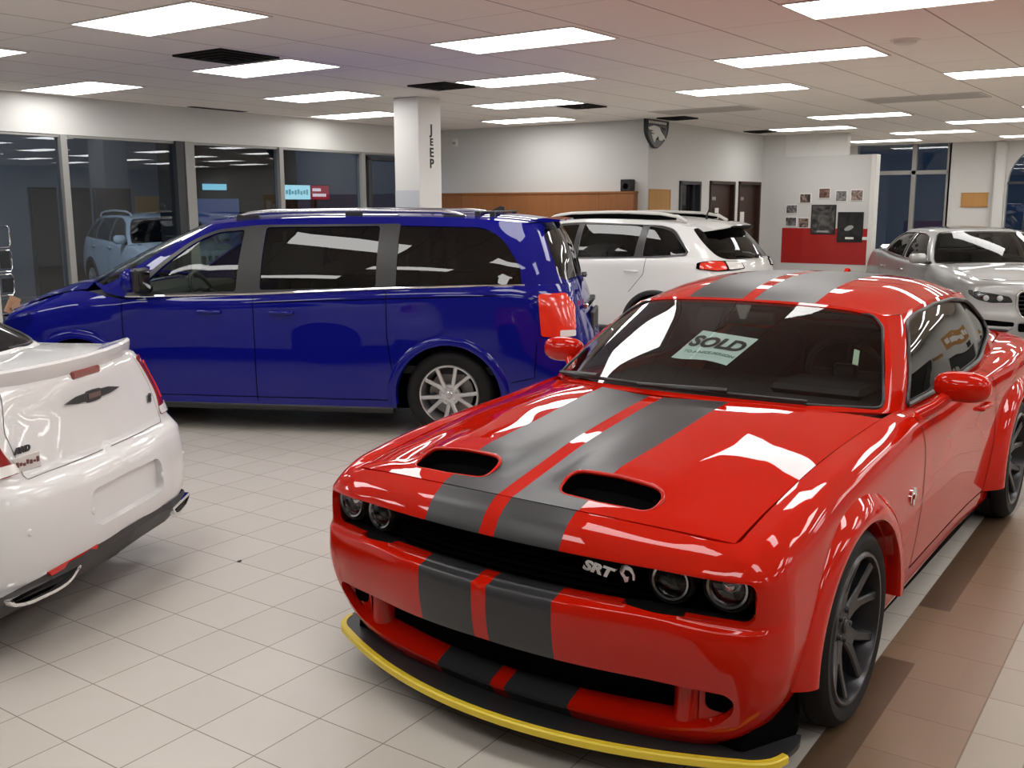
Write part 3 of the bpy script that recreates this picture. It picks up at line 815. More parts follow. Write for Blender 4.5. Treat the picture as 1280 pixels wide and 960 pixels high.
# outside
struct('ground', box(-20, 40, 10.62, 60, -.25, -.15), pbr('night_asphalt', (.03, .032, .035), .8, var=.2, vscale=2.))
g = empty('roadside_sign', (17.36, 18.5, 0)); tag(g, 'lit cyan and red sign seen through the window left of the column', 'sign')
for q in (.0, .7): solid('sign_post', box(q, q + .1, -.03, .07, -.15, 1.95), M['dark_alu'], g)
solid('sign_case', box(-.50, 1.27, .0, .12, 1.93, 2.31, .01), M['dark_alu'], g)
obj('sign_face', box(-.48, .60, -.012, .01, 1.95, 2.29), emit('cyan_sign_face', (.50, .88, .95), 1.1), g)
obj('sign_end', prism([(.60, 1.95), (1.25, 1.95), (1.25, 2.29), (.65, 2.29)], -.01, .01), emit('red_sign_face', (.42, .02, .05), .7), g)
obj('sign_lettering', [box(-.30 + i * .095, -.235 + i * .095, -.018, -.01, 2.06 + .015 * (i % 2), 2.15 + .02 * ((i * 7) % 3)) for i in range(9)], emit('sign_ink', (.22, .50, .55), .8), g)
obj('sign_lettering', [box(.68 + i * .058, .725 + i * .058, -.018, -.01, z, z + .07) for z, n in ((2.15, 5), (2.02, 8)) for i in range(n)], emit('white_sign_letters', (1, .85, .85), 1.), g)
g = empty('shop_building', (17.75, 24, 0)); tag(g, 'dark low building with a lit cyan sign across the street', 'building')
solid('building_wall', box(-5, 5, 0, 6, -.2, 4.2), pbr('night_brick', (.05, .04, .045), .8), g)
obj('lit_sign', box(1.35, 2.15, -.08, .02, 2.25, 2.42), emit('cyan_shop_sign', (.3, .75, .9), .9), g)
obj('shop_window', box(.9, 2.6, -.05, .02, .6, 2.0), emit('blue_shop_window', (.06, .09, .22), .6), g)

g = empty('stand_in_facade', (0, 21., 0)); tag(g, 'stand-in pale wall with dark doors, added outside beyond the left windows', 'building')  # added wall, stands in for the doors and board showing in the panes
solid('stand_in_wall', box(1, 15.6, 0, .3, -.2, 6), pbr('grey_cladding', (.20, .21, .23), .8), g)
for bear0, bear1, nm, z in ((50, 80, 'dark_door', 2.15), (91, 121, 'dark_door', 2.15), (129, 171, 'brown_door', 2.15)):
    x0, x1 = (20.95 / math.tan(YAW_ + math.atan((640 - p) / 1259.6)) for p in (bear0, bear1))
    solid(nm, [box(x0, x1, -.06, .02, -.15, z, .01), box(x0 - .05, x1 + .05, -.03, .01, -.15, z + .06, .01)], M['door_wood'] if nm == 'brown_door' else M['dark_alu'], g)
x0, x1 = (20.95 / math.tan(YAW_ + math.atan((640 - p) / 1259.6)) for p in (179, 207))
solid('notice_board', box(x0, x1, -.04, .01, 1.45, 2.03, .01), M['board'], g)
yl = bpy.data.lights.new('added_outdoor_fill', 'AREA'); yl.energy = 260; yl.size = 1.2; yl.color = (.75, .87, 1.); yo = bpy.data.objects.new('added_outdoor_fill', yl); COL.objects.link(yo); yo.location = (7., 14.5, 5.2); yo.rotation_euler = (math.radians(38), 0, math.radians(-35))  # added fill lamp outdoors, brightens the outside SUV and wall

q = empty('paper_scrap', (3.287, 4.003, 0)); tag(q, 'tiny dark scrap lying on the floor tiles between white sedan and red coupe', 'scrap')
smooth(obj('scrap_body', lathe([(0, .006), (.008, .005), (.012, .001), (.012, 0)], 9, 'z'), M['ink'], q)); smooth(obj('scrap_edge', xf(lathe([(0, .004), (.005, .003), (.007, 0)], 7, 'z'), (.014, .006, 0)), M['ink'], q))
q = empty('slot_vent', (8.45, 10.24, CEIL)); tag(q, 'long narrow dark slot in the ceiling along the wall above the windows', 'vent')
solid('slot_frame', box(-.42, .42, -.05, .05, -.006, .004), M['dark_alu'], q); solid('slot_opening', box(-.40, .40, -.032, .032, -.008, .0), M['void'], q)
# ------------------------------------------------------------------ car helpers
def paint(name, col, stripe=None, scol=(.024, .025, .028), rough=.5, coat=1., crough=.012, flake=0., spec=.0):
    """stripe: (inner, outer at x=0, slope) -> charcoal vinyl bands in |y| of the car frame"""
    m, nt, o = mat(name)
    b = N(nt, 'ShaderNodeBsdfPrincipled'); b.inputs['Base Color'].default_value = (*col, 1); b.inputs['Roughness'].default_value = rough
    b.inputs['Coat Weight'].default_value = coat; b.inputs['Coat Roughness'].default_value = crough; b.inputs['Metallic'].default_value = flake
    b.inputs['Specular IOR Level'].default_value = spec; b.inputs['Coat IOR'].default_value = 1.42
    if not stripe: nt.links.new(b.outputs[0], o.inputs[0]); return m
    s = N(nt, 'ShaderNodeBsdfPrincipled'); s.inputs['Base Color'].default_value = (*scol, 1); s.inputs['Roughness'].default_value = .38; s.inputs['Specular IOR Level'].default_value = .5
    tc = N(nt, 'ShaderNodeTexCoord'); sp = N(nt, 'ShaderNodeSeparateXYZ'); nt.links.new(tc.outputs['Object'], sp.inputs[0])
    a = math_n(nt, 'ABSOLUTE', sp.outputs[1]); out = math_n(nt, 'ADD', stripe[1], math_n(nt, 'MULTIPLY', sp.outputs[0], stripe[2]))
    fac = math_n(nt, 'MULTIPLY', math_n(nt, 'GREATER_THAN', a, stripe[0]), math_n(nt, 'LESS_THAN', a, out))
    fac = math_n(nt, 'MULTIPLY', fac, math_n(nt, 'GREATER_THAN', sp.outputs[2], stripe[3]))
    mx = N(nt, 'ShaderNodeMixShader'); nt.links.new(fac, mx.inputs[0]); nt.links.new(b.outputs[0], mx.inputs[1]); nt.links.new(s.outputs[0], mx.inputs[2])
    nt.links.new(mx.outputs[0], o.inputs[0]); return m

def tyre_data(R, rim, w):
    s = R - rim
    p = [(rim - .004, -w + .02), (rim + .01, -w + .004), (rim + s * .5, -w - .004), (R - .022, -w + .006), (R - .006, -w + .024), (R, -w + .05)]
    g = w - .1; n = 4
    for i in range(n):
        c = -w + .05 + g * (i + .5) / n
        p += [(R, c - .008), (R - .009, c - .006), (R - .009, c + .006), (R, c + .008)]
    p += [(R, -.05), (R - .006, -.024), (R - .022, -.006), (R - s * .42, .004), (rim + .016, .0), (rim + .006, -.008), (rim - .004, -.012)]
    return lathe(p, 72)

def spoke(path, thick, seg=None):
    """path: (radius, tangential offset, depth y, half width)"""
    V = []; F = []
    for (r, t, y, hw) in path:
        ch = min(.006, hw * .4)
        V += [(t - hw, y - thick, r), (t - hw, y - ch, r), (t - hw + ch, y, r), (t + hw - ch, y, r), (t + hw, y - ch, r), (t + hw, y - thick, r)]
    n = len(path)
    for i in range(n - 1):
        for k in range(6):
            l = (k + 1) % 6; F.append((i * 6 + k, i * 6 + l, (i + 1) * 6 + l, (i + 1) * 6 + k))
    F += [tuple(range(6)), tuple((n - 1) * 6 + k for k in range(6))[::-1]]
    return (np.array(V, float), F, None)

def spin(d, a):
    """turn about the wheel axis (y)"""
    v = np.asarray(d[0], float); c, s = math.cos(a), math.sin(a)
    return (np.stack([v[:, 0] * c + v[:, 2] * s, v[:, 1], -v[:, 0] * s + v[:, 2] * c], 1), d[1], None) + tuple(d[3:])

_WH = {}
def wheel(car, key, x, y, z, R, rim, w, style, rm, side, yaw=0.):
    """y: outer face; side +1 left, -1 right"""
    e = empty('wheel', (x, y * side, z), (0 if side > 0 else PI) + yaw, car)
    if key in _WH:
        for s in _WH[key]:
            c = s.copy(); COL.objects.link(c); c.parent = e
        return e
    kids = [smooth(fixn(obj('tyre', tyre_data(R, rim, w), M['rubber'], e)), 40)]
    kids.append(smooth(fixn(obj('rim', lathe([(rim + .004, -.006), (rim - .003, .003), (rim - .012, .002), (rim - .017, -.012), (rim - .020, -.05), (rim - .034, -.10), (rim - .04, -w + .03), (rim - .0, -w + .02)], 72), rm, e)), 30))
    sp = []
    if style == 'split5':
        for i in range(5):
            a = 2 * PI * i / 5 + .16
            for sgn in (-1, 1):
                sp.append(spin(spoke([(.052, sgn * .012, -.052, .028), (rim * .40, sgn * .018, -.045, .024), (rim * .56, sgn * .032, -.036, .020), (rim * .78, sgn * .062, -.020, .019), (rim - .014, sgn * .086, -.008, .023)], .034), a))
            sp.append(spin(spoke([(.05, 0, -.05, .04), (rim * .34, 0, -.046, .030), (rim * .50, 0, -.040, .020)], .03), a))
        hub = [lathe([(0, -.046), (.030, -.046), (.034, -.050), (.072, -.052), (.078, -.085), (0, -.085)], 40)]
    elif style == 'pair5':
        for i in range(5):
            a = 2 * PI * i / 5 + .10
            for sgn in (-1, 1):
                sp.append(spin(spoke([(.055, sgn * .022, -.020, .018), (rim * .5, sgn * .034, -.014, .015), (rim - .012, sgn * .050, -.006, .016)], .022), a + sgn * .12))
        hub = [lathe([(0, -.012), (.030, -.012), (.034, -.018), (.082, -.022), (.088, -.045), (0, -.05)], 40)]
    else:
        for i in range(10):
            sp.append(spin(spoke([(.05, 0, -.03, .020), (rim * .5, 0, -.02, .014), (rim - .012, 0, -.008, .016)], .024), 2 * PI * i / 10))
        hub = [lathe([(0, -.018), (.032, -.018), (.036, -.026), (.075, -.03), (.08, -.06), (0, -.06)], 40)]
    kids.append(solid('spokes', sp, rm, e, 30))
    kids.append(solid('hub', hub, rm, e, 30))
    hy = {'split5': -.052, 'pair5': -.02}.get(style, -.028); nut = None
    for i in range(5):
        a = 2 * PI * i / 5 + (.16 + PI / 5 if style != 'pair5' else .1)
        if nut is None: nut = solid('lug_nut', lathe([(0, .014), (.009, .013), (.0115, .004), (.0125, 0), (.0125, -.012)], 10), M['satin'] if style == 'pair5' else M['dark_alu'], e); c = nut
        else: c = nut.copy(); COL.objects.link(c); c.parent = e
        c.location = (.056 * math.sin(a), hy, .056 * math.cos(a)); kids.append(c)
    kids.append(solid('centre_cap', lathe([(0, hy + .017), (.02, hy + .016), (.027, hy + .010), (.028, hy - .004)], 28), M['satin'] if style == 'pair5' else M['black'], e))
    kids.append(smooth(fixn(obj('brake_disc', lathe([(.075, -.125), (.085, -.112), (rim - .06, -.112), (rim - .058, -.135), (.08, -.135)], 56), M['disc'], e)), 30))
    kids.append(smooth(fixn(obj('wheel_back', lathe([(0, -w + .05), (rim - .03, -w + .05), (rim - .02, -w + .02)], 40), M['void'], e)), 30))
    cal = [xf(box(-.045, .045, -.15, -.085, .0, .07, .012), (0, 0, rim - .115))]
    kids.append(solid('brake_caliper', [spin(d, 1.9) for d in cal], M['dark_alu'], e))
    _WH[key] = kids
    return e

def liner(car, x, z, r, y0, y1):
    """dark wheel house, both sides"""
    d = lathe([(r, y0), (r, y1)], 28, 'y', -.25, PI + .25); c = lathe([(0, y0), (r, y0)], 28, 'y', -.25, PI + .25)
    a = [xf(d, (x, 0, z)), xf(c, (x, 0, z))]
    for k in (a, [mir(q) for q in a]): obj('wheel_house', k, M['void'], car)

def ring_text(s, size, S, c, r, off=.004, ex=None, bold=0.): 
    u, v = S.uv(np.array([c]), np.array([r])); P = S.ev(u, v)[0]; n = S.nrm(u, v)[0]
    return P, n

def seat(w=.50, back=.62, head=True):
    """a car seat: cushion, back and head rest as rounded blocks (origin under the cushion front)"""
    d = [box(-.50, 0, -w / 2, w / 2, 0, .16, .05), xf(box(-.07, .07, -w / 2, w / 2, 0, back, .05), (-.50, 0, .08), ry=-.28)]
    return d

def stick(o_name, pts, r, m, par, seg=10): return smooth(obj(o_name, tube(pts, r, seg), m, par), 50)

def pair(name, d, m, car, ang=50):
    """a left part and its mirror image as two parts"""
    ds = d if isinstance(d, list) else [d]
    a = smooth(fixn(obj(name, ds, m, car)), ang) if ds[0][2] is None else obj(name, ds, m, car)
    e = [mir(k) for k in ds]
    b = smooth(fixn(obj(name, e, m, car)), ang) if ds[0][2] is None else obj(name, e, m, car)
    return a, b

# ------------------------------------------------------------------ red striped coupe
def build_coupe():
    car = empty('sports_coupe', (3.33, 1.86, 0), math.radians(178.8))
    tag(car, 'glossy red two door coupe with charcoal stripes and a sold sign behind its windscreen', 'car')
    RED = (.47, .0085, .0018)
    PB = paint('red_gloss_paint', RED); PS = paint('red_paint_with_stripes', RED, (.030, .286, -.014, .13)); PH = paint('red_hood_with_stripes', RED, (.030, .290, -.013, .5)); PR = paint('red_roof_with_stripes', RED, (.030, .300, -.017, 1.2))
    XF, XR, WZ = -.11, -3.05, .352
    Z = lambda *a: list(a)
    def front(y, xs, xl, zs, zl, k=1.):
        j = .035 * (1 - (y / .79)**2)
        return [(xs, y, zs), (xs + (xl - xs) * .62, y, zs - (zs - zl) * .42), (xl, y, zl), (xl - .002, y, zl - .02), (xl - .005, y, .69), (xl - .012, y, .608), (xl + .010 + j, y, .581 + .45 * j), (xl + .010 + j, y, .48 + .5 * j), (xl - .008 + j, y, .385 + .5 * j), (xl - .03, y, .28), (xl - .054, y, .197), (xl - .09, y, .147)]
    cols = []
    for y in (0, .30, .58):
        cols.append(front(y, .676 - .183 * y * y, .776 - .195 * y * y, .860 - .0725 * y * y, .757 - .03 * y * y))
    cols.append([(.588, .735, .822), (.625, .775, .79), (.662, .785, .741), (.66, .787, .722), (.652, .79, .665), (.646, .79, .588), (.676, .79, .572), (.677, .79, .48), (.66, .785, .386), (.635, .775, .29), (.60, .755, .20), (.555, .725, .147)])
    cols.append([(.556, .778, .816), (.598, .838, .788), (.621, .868, .739), (.622, .873, .72), (.62, .878, .665), (.617, .879, .590), (.637, .877, .572), (.638, .882, .48), (.63, .868, .388), (.605, .848, .30), (.565, .81, .205), (.51, .765, .147)])
    cols.append([(.47, .782, .832), (.50, .850, .826), (.525, .902, .778), (.537, .918, .737), (.547, .929, .67), (.55, .934, .605), (.553, .938, .575), (.548, .942, .48), (.54, .928, .388), (.52, .898, .30), (.48, .845, .205), (.42, .80, .147)])
    cols.append([(.36, .782, .852), (.37, .860, .848), (.38, .912, .808), (.39, .930, .76), (.395, .943, .68), (.40, .950, .61), (.40, .953, .575), (.40, .952, .48), (.40, .938, .388), (.39, .912, .30), (.38, .862, .205), (.34, .82, .147)])
    def side(x, y0, z0, y1, z1, y2, z2, y3, z3, yb=.932, low=0., x0=None):
        zz = [z3 - .085, z3 - .16, .585, .48, .388, .30, .205, .16]
        yy = [yb - .002, yb, yb - .001, yb - .006, yb - .012 - low, yb - .022 - low, yb - .042 - low, yb - .08]
        return [(x if x0 is None else x0, y0, z0), (x, y1, z1), (x, y2, z2), (x, y3, z3)] + [(x, a, b) for a, b in zip(yy, zz)]
    cols += [side(-.11, .780, .912, .865, .902, .912, .862, .929, .80, .936),
             side(-.50, .785, .940, .862, .926, .908, .888, .924, .825, .932),
             side(-.86, .812, .970, .868, .948, .905, .908, .919, .845, .928),
             side(-1.40, .818, .948, .868, .938, .901, .910, .916, .85, .922),
             side(-2.10, .818, .950, .866, .942, .901, .914, .916, .855, .920),
             side(-2.62, .800, .965, .860, .957, .908, .928, .928, .865, .934),
             side(-3.05, .765, .985, .850, .978, .914, .942, .938, .88, .944),
             side(-3.50, .720, .992, .815, .984, .900, .945, .926, .88, .932)]
    cols.append([(-3.85, .66, .99), (-3.85, .76, .98), (-3.86, .855, .94), (-3.87, .885, .875), (-3.88, .892, .80), (-3.88, .893, .72), (-3.88, .893, .585), (-3.87, .885, .48), (-3.86, .875, .388), (-3.84, .86, .30), (-3.8, .83, .22), (-3.75, .80, .18)])
    cols.append([(-4.0, .56, .985), (-4.01, .66, .975), (-4.03, .745, .94), (-4.05, .77, .875), (-4.06, .775, .80), (-4.06, .78, .72), (-4.06, .78, .585), (-4.05, .77, .48), (-4.03, .76, .388), (-4.0, .74, .30), (-3.95, .72, .22), (-3.9, .70, .18)])
    for y in (.40, 0):
        cols.append([(-4.06, y, .985), (-4.075, y, .975), (-4.09, y, .945), (-4.10, y, .875), (-4.105, y, .80), (-4.11, y, .72), (-4.115, y, .585), (-4.11, y, .48), (-4.09, y, .388), (-4.05, y, .30), (-4.0, y, .22), (-3.95, y, .18)])
    G = np.array(cols).transpose(1, 0, 2)
    S = Surf(G, sr=(2, 5, 6), sym=(1, 1, 0, 0), flip=True)
    W_, H_ = len(S.tu) - 1, len(S.tv) - 1
    # openings
    front_cr = (0, 6.2)
    grille = rnd([(-.02, .602), (.50, .600), (.585, .584), (.845, .583), (.872, .603), (.876, .700), (.862, .7235), (.58, .7325), (.30, .739), (-.02, .7415)], [0, 0, .03, .03, .03, .03, .02, .05, .05, 0])
    def half(poly):
        p = np.array(poly); return p
    gl = S.locate(dens(grille, .02), 'yz', front_cr)
    AF = (XF, .335, .455, .402); AR = (XR, .335, .47, .41)
    def arch(A, k=1.): return [(A[0] + A[2] * k, .10)] + [tuple(p) for p in ell(A[0], A[1], A[2] * k, A[3] * k, 40, 0, PI)] + [(A[0] - A[2] * k, .10)]
    def notch(A, k):
        """arch cut that runs out through the sill"""
        P = np.array(arch(A, k)); P[:, 1] = np.maximum(P[:, 1], .161); return S.locate(dens(P, .03), 'xz', (4.5, 14.5))
    # body shell in three pieces: front, flank, tail (arches cut as notches of the outline)
    e = lambda c, r: idx(S, [(c, r)])[0]
    fa = S.locate(np.array([(AF[0] + AF[2] * .98 * math.cos(t), AF[1] + AF[3] * .98 * math.sin(t)) for t in np.linspace(.02, PI, 40)]), 'xz', (4.2, 9.5))
    fr = S.locate(np.array([(AR[0] + AR[2] * .98 * math.cos(t), AR[1] + AR[3] * .98 * math.sin(t)) for t in np.linspace(0, PI, 40)]), 'xz', (10, 15.5))
    d0 = S.locate(np.array([(AF[0] + AF[2] * .98, .17)]), 'xz', (4.2, 8)); d1 = S.locate(np.array([(AF[0] - AF[2] * .98, .17)]), 'xz', (6, 10))
    d2 = S.locate(np.array([(AR[0] + AR[2] * .98, .17)]), 'xz', (10, 13)); d3 = S.locate(np.array([(AR[0] - AR[2] * .98, .19)]), 'xz', (12, 16))
    um = S.tu[-1]; vm = S.tv[-1]
    outer = np.concatenate([[(0, 0)], [(um, 0)], [(um, vm)], [(d3[0][0], vm)], fr[::-1], [(d2[0][0], vm)], [(d1[0][0], vm)], fa[::-1], [e(5.2, 10.05)], [e(4.25, 11)], [(0, vm)]])
    # opening cells touching the middle are notched into the outline, since the outline runs along the centre line there
    def cutmid(poly):
        p = np.asarray(poly); return p[p[:, 0] > 1e-5]
    def midnotch(uvp):
        q = uvp[np.argsort(uvp[:, 1])]; return uvp
    # order along u=0 from bottom to top
    def chain(poly2):
        """open chain from the lower centre point to the upper centre point"""
        c = S.locate(dens(poly2, .02, False), 'yz', front_cr); c[0, 0] = 0; c[-1, 0] = 0; return c
    ch_int = chain(rnd([(0, .202), (.40, .204), (.62, .212), (.76, .245), (.815, .305), (.825, .352), (.80, .374), (.56, .388), (0, .401)], [0, .05, .08, .08, .05, .04, .03, .05, 0]))
    ch_gr = chain(np.concatenate([[(0, .613)], rnd([(0, .613), (.46, .613), (.60, .601), (.845, .596), (.872, .614), (.876, .700), (.862, .7275), (.58, .7405), (.30, .7485), (0, .7515)], [0, 0, .03, .03, .03, .03, .02, .05, .05, 0])]))
    # door outline used as a seam
    outer = np.concatenate([outer, ch_int, ch_gr])
    body = panel(S, outer, [], h=.032, fl=.03)
    obj('body_shell', body, PS, car)
    # black insides behind the openings
    V = []; F = []; V2 = []; F2 = []; V3 = []; F3 = []
    yy = np.linspace(-.80, .80, 65)
    LE = S.ev(ch_int[:, 0], ch_int[:, 1]); kmax = int(np.argmax(LE[:, 1])); LE = LE[:kmax + 1]
    xl_ = lambda y: np.interp(abs(y), [0, .3, .58, .79], [.776, .758, .711, .655])
    zb_ = lambda y: np.interp(abs(y), [0, .4, .62, .76, .80], [.203, .205, .213, .246, .285])
    for y in yy:
        x = xl_(y); z = zb_(y)
        ex_, ez_ = np.interp(abs(y), LE[:, 1], LE[:, 0]), np.interp(abs(y), LE[:, 1], LE[:, 2])
        V += [(ex_ - .004, y, ez_ - .012), (ex_ - .001, y, ez_ - .001), (ex_ - .022, y, ez_ + .012), (x - .145, y, z + .036)]
        V2 += [(x - .135, y, z), (x - .12, y, .42)]
    for i in range(len(yy) - 1):
        for k in range(3): F.append((4 * i + k, 4 * i + 4 + k, 4 * i + 5 + k, 4 * i + 1 + k))
        F2.append((2 * i, 2 * i + 2, 2 * i + 3, 2 * i + 1))
    smooth(fixn(obj('lower_lip', (np.array(V), F, None), PS, car)), 50)
    obj('intake_duct', (np.array(V2), F2, None), M['void'], car)
    for sd in (1, -1):
        V = []; F = []
        py = [.600, .612, .635, .66, .685, .697, .70]; px = [-.118, -.085, -.062, -.056, -.062, -.075, -.085]
        for z in (.20, .25, .30, .35, .40):
            for a_, b_ in zip(py, px):
                w_ = 1 + .35 * ((z - .31) / .1)**2 * .3
                V.append((xl_(a_) + b_ - .012 * math.sin((z - .2) / .2 * PI), (.655 + (a_ - .655) * w_) * sd, z))
        for i in range(4):
            for k in range(6): F.append((i * 7 + k, i * 7 + k + 1, i * 7 + 8 + k, i * 7 + 7 + k))
        smooth(fixn(obj('intake_strut', (np.array(V), F, None), PB, car)), 60)
        V = []; F = []
        for y in np.linspace(.695, .822, 9):
            for z in np.linspace(max(.225, np.interp(y, LE[:, 1], LE[:, 2]) - .005), .40, 4): V.append((xl_(min(y, .79)) - (.075 if y < .8 else .055), y * sd, z))
        for i in range(8):
            for k in range(3): F.append((i * 4 + k, i * 4 + k + 1, i * 4 + 5 + k, i * 4 + 4 + k))
        smooth(fixn(obj('vent_surround', (np.array(V), F, None), PB, car)), 60)
        vp = rnd([(.715 * sd, .362), (.79 * sd, .356), (.806 * sd, .335), (.80 * sd, .295), (.775 * sd, .282), (.715 * sd, .288)], .025)
        d = prism(vp, -.004, .004, 'x'); v_ = np.asarray(d[0]); v_[:, 0] += np.interp(np.abs(v_[:, 1]), [.71, .79], [xl_(.71) - .074, xl_(.79) - .070])
        obj('fog_vent', (v_, d[1], None), M['void'], car)
    gz = []
    bk = []
    for i, y in enumerate(np.linspace(-.89, .89, 25)): bk.append((.675 - .17 * y * y - (.0 if abs(y) < .5 else .02), y))
    V = [];F = []
    for (x, y) in bk: V += [(x, y, .565), (x + .005, y, .76)]
    for i in range(len(bk) - 1): F.append((2 * i, 2 * i + 2, 2 * i + 3, 2 * i + 1))
    gp = solid('grille', [(np.array(V), F, None)] + [tube([(x + .012, y, zz) for x, y in bk], .005, 6) for zz in (.615, .64, .665, .69, .715)], M['void'], car)
    shelf = []
    V = []; F = []
    yy = np.linspace(-.874, .874, 33)
    for y in yy:
        xl = .776 - .195 * y * y - .02
        if abs(y) > .66: xl = np.interp(abs(y), [.66, .79, .874], [xl, .645, .60])
        V += [(xl, y, np.interp(abs(y), [.46, .6, .87], [.590, .576, .574])), (xl - .15, y, .595)]
    for i in range(len(yy) - 1): F.append((2 * i, 2 * i + 1, 2 * i + 3, 2 * i + 2))
    obj('grille_shelf', [(np.array(V), F, None)], M['black'], car)
    # lamps
    for sd in (1, -1):
        for (x, y, z, r, nm) in ((.605, .777, .694, .066, 'headlamp'), (.632, .603, .684, .061, 'headlamp')):
            hp = empty(nm, (x, y * sd, z), .10 * sd, car)
            smooth(fixn(obj('lamp_housing', lathe([(0, -.085), (r * .45, -.08), (r * .8, -.05), (r * .88, -.01), (r * .90, 0)], 36, 'x'), M['lampring'] if y > .7 else M['black'], hp)), 40)
            smooth(fixn(obj('halo_ring', lathe([(r * .80, 0), (r * .86, .010), (r * .97, .012), (r * 1.03, .006), (r * 1.04, -.03), (r * .8, -.012)], 44, 'x'), M['lampring'], hp)), 40)
            smooth(fixn(obj('bezel_ring', lathe([(r * 1.04, .002), (r * 1.10, .010), (r * 1.2, .0), (r * 1.22, -.04)], 44, 'x'), M['black'], hp)), 40)
            smooth(fixn(obj('projector', lathe([(0, .0), (r * .2, -.003), (r * .36, -.014), (r * .42, -.03), (r * .5, -.034), (r * .52, -.07)], 30, 'x'), M['chrome'] if y > .7 else M['void'], hp)), 40)
            smooth(fixn(obj('lamp_lens', lathe([(0, .016), (r * .4, .014), (r * .75, .006), (r * .92, -.004)], 36, 'x'), M['clearlens'], hp)), 60)
    # nose lettering
    by = -.0
    bx = lambda y: .700 - .17 * y * y
    t = text_data('SRT', .046, .0025, .004, .35)
    t = (np.asarray(t[0]) * np.array([1.55, 1, 1]), t[1], None)
    d = place(t, (bx(.375) + .02, .377, .694), (.20, 1, 0), (0, 0, 1))
    bd = solid('nose_badge', d, M['satin'], car); bd['label'] = 'chrome SRT lettering'
    cat_ = [(-.03, .0), (-.022, .022), (0, .030), (.022, .024), (.034, .004), (.034, -.012), (.026, -.014), (.024, .004), (.010, .014), (-.006, .012), (-.012, -.002), (-.002, -.010), (.010, -.006), (.006, -.024), (-.006, -.030), (-.014, -.016), (-.024, -.008)]
    solid('nose_emblem', place(prism(cat_, -.002, .002, 'z'), (bx(.47) + .02, .476, .694), (.24, 1, 0), (0, 0, 1)), M['satin'], car)
    # ---------------- hood
    ys = [0, .07, .14, .20, .26, .33, .40, .46, .52, .58, .64, .70, .745, .779]
    st = []
    def hz(x, y):
        """hood height"""
        c = float(np.interp(x, HX, HC))
        e_ = np.interp(x, [-.86, -.5, -.11, .36, .556, .68], [.966, .938, .912, .852, .816, .80])
        q = abs(y) / .779
        sm_ = min(1, max(0, (q - .72) / .28)); sm_ = sm_ * sm_ * (3 - 2 * sm_)
        z = c - (c - e_) * (.34 * q * q + .66 * q**4)
        g = min(1, max(0, (.60 - x) / .15)); g = g * g * (3 - 2 * g); g2 = min(1, max(0, (x + .02) / .40))
        bump = math.exp(-((abs(y) - .315) / .205)**8)
        return z + .027 * g * (.12 + .88 * g2 * g2) * bump 
    HX = np.linspace(-.86, .68, 60); 
    _k = spl([(-.86, 1.052), (-.41, 1.032), (-.1, .999), (.2, .958), (.42, .914), (.56, .884), (.68, .858)], 10); HC = np.interp(HX, _k[:, 0], _k[:, 1])
    front_x = lambda y: .676 - .183 * y * y
    rear_x = lambda y: -.405 - .69 * y * y
    ts = [0, .04, .08, .12, .16, .20, .25, .32, .42, .54, .68, .84, 1]
    Gh = []
    for y in ys:
        row = []
        for t in ts:
            x = front_x(y) + (rear_x(y) - front_x(y)) * t
            row.append((x, y * np.interp(x, [-.86, -.5, -.11, .45], [1.04, 1.008, 1.002, 1.]), hz(x, y) if t > 0 else .860 - .0725 * y * y))
        Gh.append(row)
    SH = Surf(Gh, sym=(0, 0, 1, 0), flip=False)
    if SH.nrm(*SH.uv(np.array([3.]), np.array([2.])))[0][2] < 0: SH.flip = True
    sco = SH.locate(dens(rnd([(.585, .150), (.592, .32), (.578, .495), (.470, .505), (.462, .32), (.475, .140)], [.045, .01, .045, .055, .01, .055], 8), .02), 'xy')
    up_, vp_ = SH.tu[-1], SH.tv[-1]
    ho = [(0.006, 0), (up_ - .01, 0), (up_ - .01, vp_ - .006), (.006, vp_ - .006)]
    obj('hood', panel(SH, np.array(ho), [sco], h=.03, fl=.03, hfl=.006), PH, car)
    # scoop rims and floors
    rim_ = []; flo = []
    P = SH.ev(sco[:, 0], sco[:, 1]); n = SH.nrm(sco[:, 0], sco[:, 1])
    kf = np.clip((P[:, 0].max() - P[:, 0]) / .13, 0, 1)[:, None]
    rim_ = tube(P + n * (-.002 + .006 * kf), .0035 + .0045 * kf[:, 0], 8, closed=True)
    pair('scoop_lip', rim_, PB, car, 60)
    nq = len(P); dv = np.concatenate([P - n * .004, P - n * .004 - np.array([0, 0, .085])]); pair('scoop_duct', (dv, [(i, (i + 1) % nq, nq + (i + 1) % nq, nq + i) for i in range(nq)], None), M['void'], car)
    fl_ = (P - np.array([0, 0, .055]), [tuple(range(len(P)))], None)
    pair('scoop_mesh', fl_, M['void'], car)
    # ---------------- greenhouse
    gb = [(-.405, 0, 1.036), (-.470, .30, 1.026), (-.60, .55, 1.005), (-.868, .808, .975), (-1.02, .826, .962), (-1.5, .824, .953), (-2.1, .822, .955), (-2.7, .806, .972), (-3.22, .745, .992), (-3.45, .60, .996), (-3.52, .35, 1.0), (-3.54, 0, 1.0)]
    gt = [(-1.315, 0, 1.366), (-1.325, .27, 1.362), (-1.345, .47, 1.350), (-1.385, .628, 1.318), (-1.50, .668, 1.312), (-1.80, .675, 1.338), (-2.2, .670, 1.348), (-2.65, .655, 1.330), (-2.90, .60, 1.318), (-2.90, .48, 1.35), (-2.86, .27, 1.375), (-2.85, 0, 1.385)]
    GG = []
